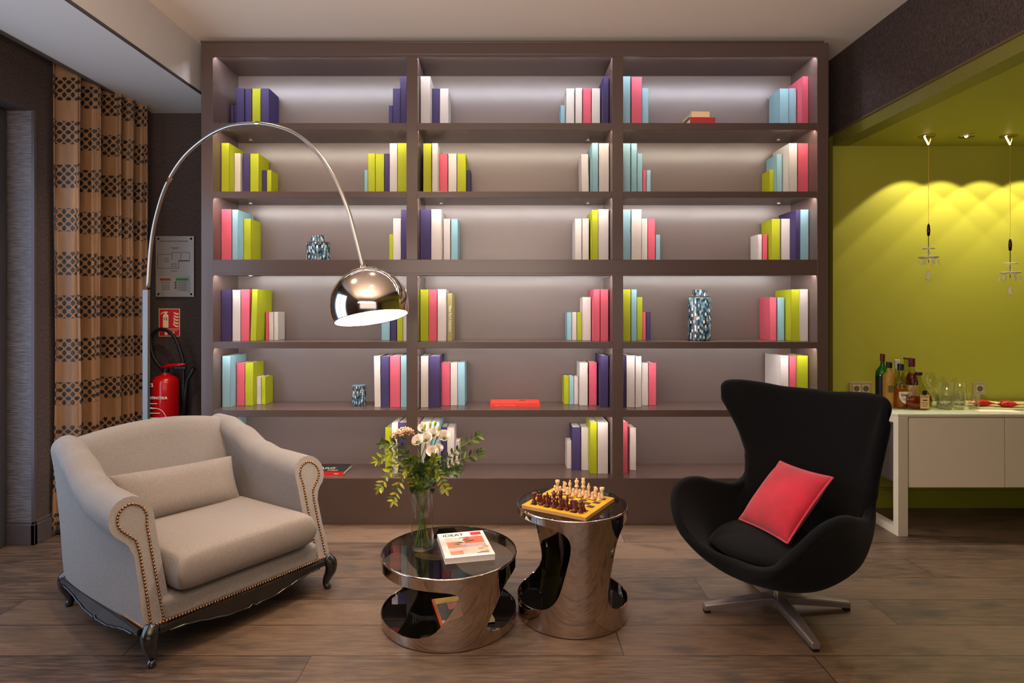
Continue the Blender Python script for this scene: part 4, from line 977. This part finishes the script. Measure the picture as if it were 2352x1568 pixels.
def bottle(label, zx0, zx1, Y, zcap, shoulder, neck_w, glass, cap_c, cap_len, liquid=None, lvl=0, square=False, capname='cap', sy=1.0):
    X = (at5(zx0, Y)+at5(zx1, Y))/2; R = (at5(zx1, Y)-at5(zx0, Y))/2; Ht = pxZ(780+zcap/3.267, Y)-ZS; hs = pxZ(780+shoulder/3.267, Y)-ZS; nr = neck_w
    t = thing('bottle', label, 'bottle', (X, Y, ZS+.0004), 0, 'bottles on the sideboard')
    prof = [(R*.9, 0), (R, .006), (R, hs), (R*.88, hs+(Ht-hs)*.14), (R*.55, hs+(Ht-hs)*.28), (nr*1.15, hs+(Ht-hs)*.42), (nr, hs+(Ht-hs)*.55), (nr, Ht-.004)]
    o = MB().lathe(prof, 32).build('glass_body', glass, t, True); o.scale = (1, sy, 1)
    if liquid:
        pl_ = [(R*.86, .006), (R*.94, .012), (R*.94, min(lvl, hs))]
        if lvl > hs: pl_ += [(R*.82, hs+(Ht-hs)*.14), (R*.5, hs+(Ht-hs)*.28)]
        l_ = MB().lathe(pl_, 32).build('liquid', liquid, t, True); l_.scale = (1, sy, 1)
    MB().lathe([(nr*1.2, Ht-cap_len), (nr*1.22, Ht-.002), (nr*1.1, Ht)], 24).build(capname, P('bottle_cap', cap_c, .3), t)
    return t, R, hs, Ht
g_green = P('green_bottle_glass', (14, 120, 20), .05, trans=.55); g_dark = P('vermouth_label', (16, 22, 16), .4)
g_clear = thin_glass('bottle_glass', (232, 228, 196), 1.4)
l_amber = P('amber_spirit', (206, 116, 22), .05, trans=.6, ior=1.36); l_cognac = P('cognac_spirit', (146, 52, 20), .05, trans=.5, ior=1.36); l_gold = P('straw_spirit', (206, 168, 60), .05, trans=.7, ior=1.36)
lab_ = P('bottle_label_paper', (224, 208, 186), .6)
t, R, hs, Ht = bottle('green vermouth bottle with black label, leftmost on the sideboard', 433, 528, 4.14, 105, 250, .0125, g_green, (96, 20, 30), .05)
MB().lathe([(R*1.01, .02), (R*1.01, hs*.93)], 32, cap=False).build('label_wrap', g_dark, t, True)
text('MARTINI', .036, P('silver_print', (150, 150, 150), .4), t, frame((-.004, -R-.002, hs*.86), (0, 0, -1), (1, 0, 0)), sx=.9)
t, R, hs, Ht = bottle('square gold patterned whisky bottle with black cap beside the green bottle', 487, 572, 4.05, 167, 275, .015, P('embossed_gold_glass', (196, 150, 54), .15, trans=.35, bump=1, bscale=120, dist=.004), (24, 22, 22), .038)
MB().box(-.022, .022, -R-.002, -R+.01, hs*.50, hs*.72).build('label', P('green_label', (96, 92, 50), .5), t)
t, R, hs, Ht = bottle('slim clear bottle with silver cap behind the whisky bottles', 555, 625, 4.17, 150, 300, .0145, g_clear, (190, 184, 176), .062, l_gold, .14)
t, R, hs, Ht = bottle('whisky bottle with cream shield label and dark cap', 567, 667, 4.01, 180, 320, .016, g_clear, (20, 34, 38), .042, l_amber, .13)
MB().prism([(-.040, .112), (.040, .112), (.040, .075), (.02, .045), (.004, .032), (-.02, .045), (-.040, .075)], .003, 'y', -R-.0035).build('label', lab_, t)
text("Grant's", .026, m_ink, t, frame((-.030, -R-.0042, .083), (1, 0, 0), (0, 0, 1)), bold=.0005, sx=.9)
MB().box(-.025, .02, -R-.0042, -R-.0034, .066, .068).box(-.015, .015, -R-.0042, -R-.0034, .058, .060).build('label_lines', m_ink, t)
t, R, hs, Ht = bottle('clear bottle with dark ribbon seal standing behind the red capped bottle', 625, 695, 4.20, 133, 280, .016, g_clear, (60, 46, 52), .012, l_gold, .12)
MB().box(.002, .012, -.020, -.017, Ht-.065, Ht-.008).build('ribbon_seal', P('dark_ribbon', (66, 52, 60), .5), t)
t, R, hs, Ht = bottle('amber cognac bottle with tall dark red cap', 662, 740, 4.11, 137, 290, .0155, g_clear, (92, 18, 34), .058, l_cognac, .22)
MB().lathe([(R*1.01, .06), (R*1.01, .14)], 32, cap=False).build('label_wrap', lab_, t, True)
X = at5(752, 3.96); R = .088*.97
t = thing('bottle', 'flat round armagnac flask with wax seal and tan label at the front', 'bottle', (X, 3.96, ZS+.0004), 0, 'bottles on the sideboard')
fh = [(.05, 0), (.072, .004), (.083, .03), (.086, .055), (.080, .085), (.060, .118), (.036, .150), (.022, .180), (.0175, .205), (.0175, .228)]
o = MB().lathe(fh, 40).build('glass_body', g_clear, t, True); o.scale = (1, .42, 1)
o = MB().lathe([(.046, .004), (.068, .008), (.079, .03), (.082, .055), (.078, .084)], 40).build('liquid', l_cognac, t, True); o.scale = (1, .40, 1)
MB().lathe([(.0185, .220), (.021, .232), (.021, .240)], 24).build('stopper', m_blackplastic, t)
MB().box(-.014, .044, -.0375, -.0355, .010, .098).build('label', P('tan_label', (196, 164, 110), .6), t)
MB().lathe([(.017, -.002), (.019, 0), (.016, .003)], 20).build('wax_seal', P('black_wax', (36, 30, 24), .4), t).matrix_local = Matrix.Translation((.012, -.0375, .112)) @ Matrix.Rotation(PI/2, 4, 'X')
text('Bas Armagnac', .0085, m_ink, t, frame((-.012, -.0378, .083), (1, 0, 0), (0, 0, 1)))
MB().box(.002, .030, -.038, -.0375, .060, .066).box(-.008, .038, -.038, -.0375, .044, .046).box(-.004, .034, -.038, -.0375, .034, .036).box(-.002, .03, -.038, -.0375, .024, .026).build('label_lines', m_ink, t)

def wineglass(label, zx, Y, ztop, rb):
    h = pxZ(780+ztop/3.267, Y)-ZS; t = thing('wine_glass', label, 'glass', (at5(zx, Y), Y, ZS+.0004), 0, 'wine glasses on the sideboard')
    MB().lathe([(rb*.72, h), (rb*.9, h*.82), (rb, h*.66), (rb*.82, h*.53), (rb*.35, h*.46), (.004, h*.43)], 32, cap=False).build('bowl', m_drinkglass, t, True)
    MB().lathe([(.004, h*.43), (.0035, h*.2), (.005, .008)], 12, cap=False).build('stem', m_drinkglass, t, True)
    MB().lathe([(.005, .008), (rb*.6, .002), (rb*.85, 0)], 32, cap=False).build('foot', m_drinkglass, t, True)
def tumbler(label, zx, Y, ztop, r):
    h = pxZ(780+ztop/3.267, Y)-ZS; t = thing('tumbler', label, 'glass', (at5(zx, Y), Y, ZS+.0004), 0, 'tumblers on the sideboard')
    MB().lathe([(.0001, 0), (r*.86, 0), (r*.9, .004), (r, h), (r*.95, h), (r*.86, .012), (.0001, .012)], 32, cap=False).build('glass_wall', m_drinkglass, t, True)
    MB().lathe([(.0001, .002), (r*.84, .002), (r*.84, .0115), (.0001, .0115)], 32, cap=False).build('thick_base', m_glassbase, t, True)
wineglass('tallest wine glass, right behind the armagnac flask', 830, 4.10, 245, .040); wineglass('wine glass in the middle of the three by the wall', 905, 4.16, 275, .040); wineglass('wine glass furthest right of the three by the wall', 1000, 4.18, 280, .038)
tumbler('wide tumbler in front of the wine glasses', 945, 3.97, 412, .046); tumbler('rounded tall tumbler standing behind the short ones', 1062, 4.12, 325, .036); tumbler('short tumbler between the wide and the separate one', 1052, 3.96, 395, .034)
tumbler('small tumbler set apart on the right, beside the platter', 1165, 3.96, 402, .033); tumbler('low tumbler partly hidden behind the armagnac flask', 865, 4.03, 390, .030); tumbler('big flared tumbler behind the wide one', 960, 4.06, 322, .047)
t = thing('platter', 'long pale serving platter at the right end of the sideboard', 'platter', (3.30, 4.02, ZS), -.12)
MB().box(-.24, .30, -.09, .09, .0, .006).box(-.25, .31, -.10, -.088, .002, .012).box(-.25, .31, .088, .10, .002, .012).build('dish', P('platter_china', (222, 214, 170), .3), t, bevel=.002)
m_wrapR = P('red_wrap', (188, 40, 34), .35, var=.2, vscale=30); m_wrapC = P('cream_wrap', (232, 204, 140), .4, var=.1, vscale=30)
for i, (lab, dx, dy, s_) in enumerate((('red and cream wrapped snack at the left of the platter', -.16, .02, 1.15), ('red and cream wrapped snack in the middle of the platter', -.02, -.01, 1.0), ('red wrapped snack at the right of the platter', .14, -.02, 1.05))):
    p = Matrix.Translation((3.30, 4.02, ZS)) @ Matrix.Rotation(-.12, 4, 'Z') @ Vector((dx, dy, .028))
    tt = thing('wrapped_snack', lab, 'snack', p, -.12+random.uniform(-.2, .2), 'wrapped snacks on the platter')
    pillow(.052*s_, .04, .022, 12, .6, .1, 2.5).build('wrapper', m_wrapR, tt, True, merge=True)
    for sg in (-1, 1):
        mb = MB(); mb.grid([[(sg*(.045*s_+.035*q), (-.022+.044*k/4)*(1+.5*q), .010*math.sin(k*2.2)*(1-.3*q)+.004) for k in range(5)] for q in (0, .33, .66, 1)])
        mb.build('twisted_end', m_wrapC, tt, True).modifiers.new('thick', 'SOLIDIFY').thickness = .002
t = thing('paper_napkin', 'pale folded paper napkin at the back left of the sideboard', 'napkin', (2.53, 4.15, ZS+.0004), .2)
MB().box(-.09, .09, -.06, .06, 0, .003).box(-.088, .088, -.058, .058, .003, .006).build('folded_sheets', P('napkin_paper', (232, 222, 176), .8, var=.06, vscale=40), t)
t = thing('paper_sheet', 'white printed paper lying in front of the platter on the sideboard', 'paper', (3.12, 3.90, ZS+.0004), -.15)
MB().box(-.12, .12, -.05, .05, 0, .0012).build('sheet', P('white_paper', (236, 230, 214), .7), t)

# ---- sockets
def socket(label, u0, u1, v0, v1, n):
    Y = YN-.006; x0, x1, z1, z0 = pxX(u0, Y), pxX(u1, Y), pxZ(v0, Y), pxZ(v1, Y)
    t = thing('wall_socket', label, 'socket', ((x0+x1)/2, YN, (z0+z1)/2)); a, b = (x1-x0)/2, (z1-z0)/2
    MB().box(-a, a, -.010, 0, -b, b).build('frame', P('champagne_plate', (176, 162, 130), .35, metal=.4), t, bevel=.002)
    for k in range(n):
        cx_ = 0 if n == 1 else (-a*.40 if k == 0 else a*.42)
        MB().box(cx_-b*.56, cx_+b*.56, -.012, -.009, -b*.56, b*.56).build('insert', P('champagne_insert', (190, 178, 146), .35), t, bevel=.001)
        MB().lathe([(b*.48, -.001), (b*.48, .0005), (b*.40, .001)], 24).build('well', P('socket_well', (92, 88, 74), .4), t).matrix_local = Matrix.Translation((cx_, -.0125, 0)) @ Matrix.Rotation(PI/2, 4, 'X')
        MB().lathe([(.0025, 0), (.0025, .001)], 10, (-.009, 0, 0)).lathe([(.0025, 0), (.0025, .001)], 10, (.009, 0, 0)).build('pin_holes', m_ink, t).matrix_local = Matrix.Translation((cx_, -.0138, 0)) @ Matrix.Rotation(PI/2, 4, 'X')
socket('double wall socket low on the lime wall, left of the bottles', 1951, 2003, 877.5, 906, 2)
socket('single wall socket on the lime wall above the platter', 2235, 2264, 878, 906, 1)

# ---- crystal pendants and recessed spotlight
m_cryst = P('crystal', (250, 246, 232), .02, trans=.75, ior=1.5); m_smoke = P('smoked_metal', (60, 46, 30), .15, metal=.8); m_goldwire = P('gold_wire', (206, 168, 72), .3, metal=.7)
m_rose = P('chrome_rosette', (210, 196, 150), .12, metal=1); m_lampglow = P('halogen_glow', (255, 240, 200), .5, emit=(255, 226, 150), estr=8)
def pendant(label, u, ztop_px, dishes, drop):
    Y = 4.087; X = pxX(u, Y); t = thing('crystal_pendant', label, 'pendant lamp', (X, Y, ZN), 0, 'crystal pendants in the niche')
    MB().lathe([(.050, -.006), (.050, 0)], 32).build('rosette', m_rose, t, bevel=.002)
    MB().tube([(-.018, 0, -.004), (.004, -.01, -.062)], .005, 8).build('spot_tube', m_lampglow, t); MB().tube([(.03, 0, -.004), (.006, -.01, -.062)], .0018, 6).build('bracket', m_goldwire, t)
    zc1 = pxZ(ztop_px, Y)-ZN
    MB().tube([(.004, -.01, -.062), (.004, -.01, zc1)], .0012, 6).build('cord', m_goldwire, t)
    MB().lathe([(.001, zc1), (.008, zc1-.02), (.0105, zc1-.05), (.008, zc1-.085), (.004, zc1-.088)], 16, (.004, -.01, 0)).build('capsule', m_smoke, t, True)
    zd1, zd2 = pxZ(dishes[0], Y)-ZN, pxZ(dishes[1], Y)-ZN
    MB().tube([(.004, -.01, zc1-.085), (.004, -.01, zd2-.03)], .0022, 6).build('rod', m_smoke, t)
    MB().lathe([(.006, zd1-.008), (.028, zd1-.004), (.040, zd1+.004)], 40, (.004, -.01, 0), cap=False, lobes=10, amp=.06).build('upper_dish', m_cryst, t, True).modifiers.new('thick', 'SOLIDIFY').thickness = .004
    MB().lathe([(.008, zd2-.014), (.036, zd2-.006), (.060, zd2+.006)], 48, (.004, -.01, 0), cap=False, lobes=12, amp=.06).build('lower_dish', m_cryst, t, True).modifiers.new('thick', 'SOLIDIFY').thickness = .005
    MB().sphere((.004, -.01, (zd1+zd2)/2), .013, 14, 10).build('crystal_ball', m_cryst, t, True)
    for k in range(6):
        a = 2*PI*k/6+.3; x, y = .004+.054*math.cos(a), -.01+.054*math.sin(a)
        MB().lathe([(.0005, zd2-.004), (.003, zd2-.016), (.0075, zd2-.036), (.006, zd2-.046), (.0005, zd2-.052)], 8, (x, y, 0)).build('crystal_drop', m_cryst, t)
    zq = pxZ(drop, Y)-ZN
    MB().tube([(.004, -.01, zd2-.03), (.004, -.01, zq+.03)], .0012, 6).build('drop_wire', m_goldwire, t)
    MB().lathe([(.001, zq+.035), (.012, zq+.012), (.018, zq-.012), (.012, zq-.030), (.001, zq-.036)], 12, (.004, -.01, 0)).build('pendalogue', m_cryst, t)
pendant('crystal pendant lamp with scalloped glass dishes, left of the recessed spotlight', 2129, 512, (572, 593), 632)
pendant('crystal pendant lamp hanging lower, right of the recessed spotlight', 2316, 546, (606, 628), 666)
t = thing('recessed_spotlight', 'chrome recessed spotlight in the lime ceiling between the two pendants', 'spotlight', (pxX(2221, 4.087), 4.087, ZN))
MB().lathe([(.050, 0), (.050, -.004), (.038, -.006)], 32, cap=False).build('bezel', m_rose, t, True); MB().lathe([(.037, -.003), (.037, -.0005)], 24).build('reflector', m_brushed, t); MB().sphere((-.012, -.01, -.004), .011, 12, 8).build('bulb', m_lampglow, t, True)
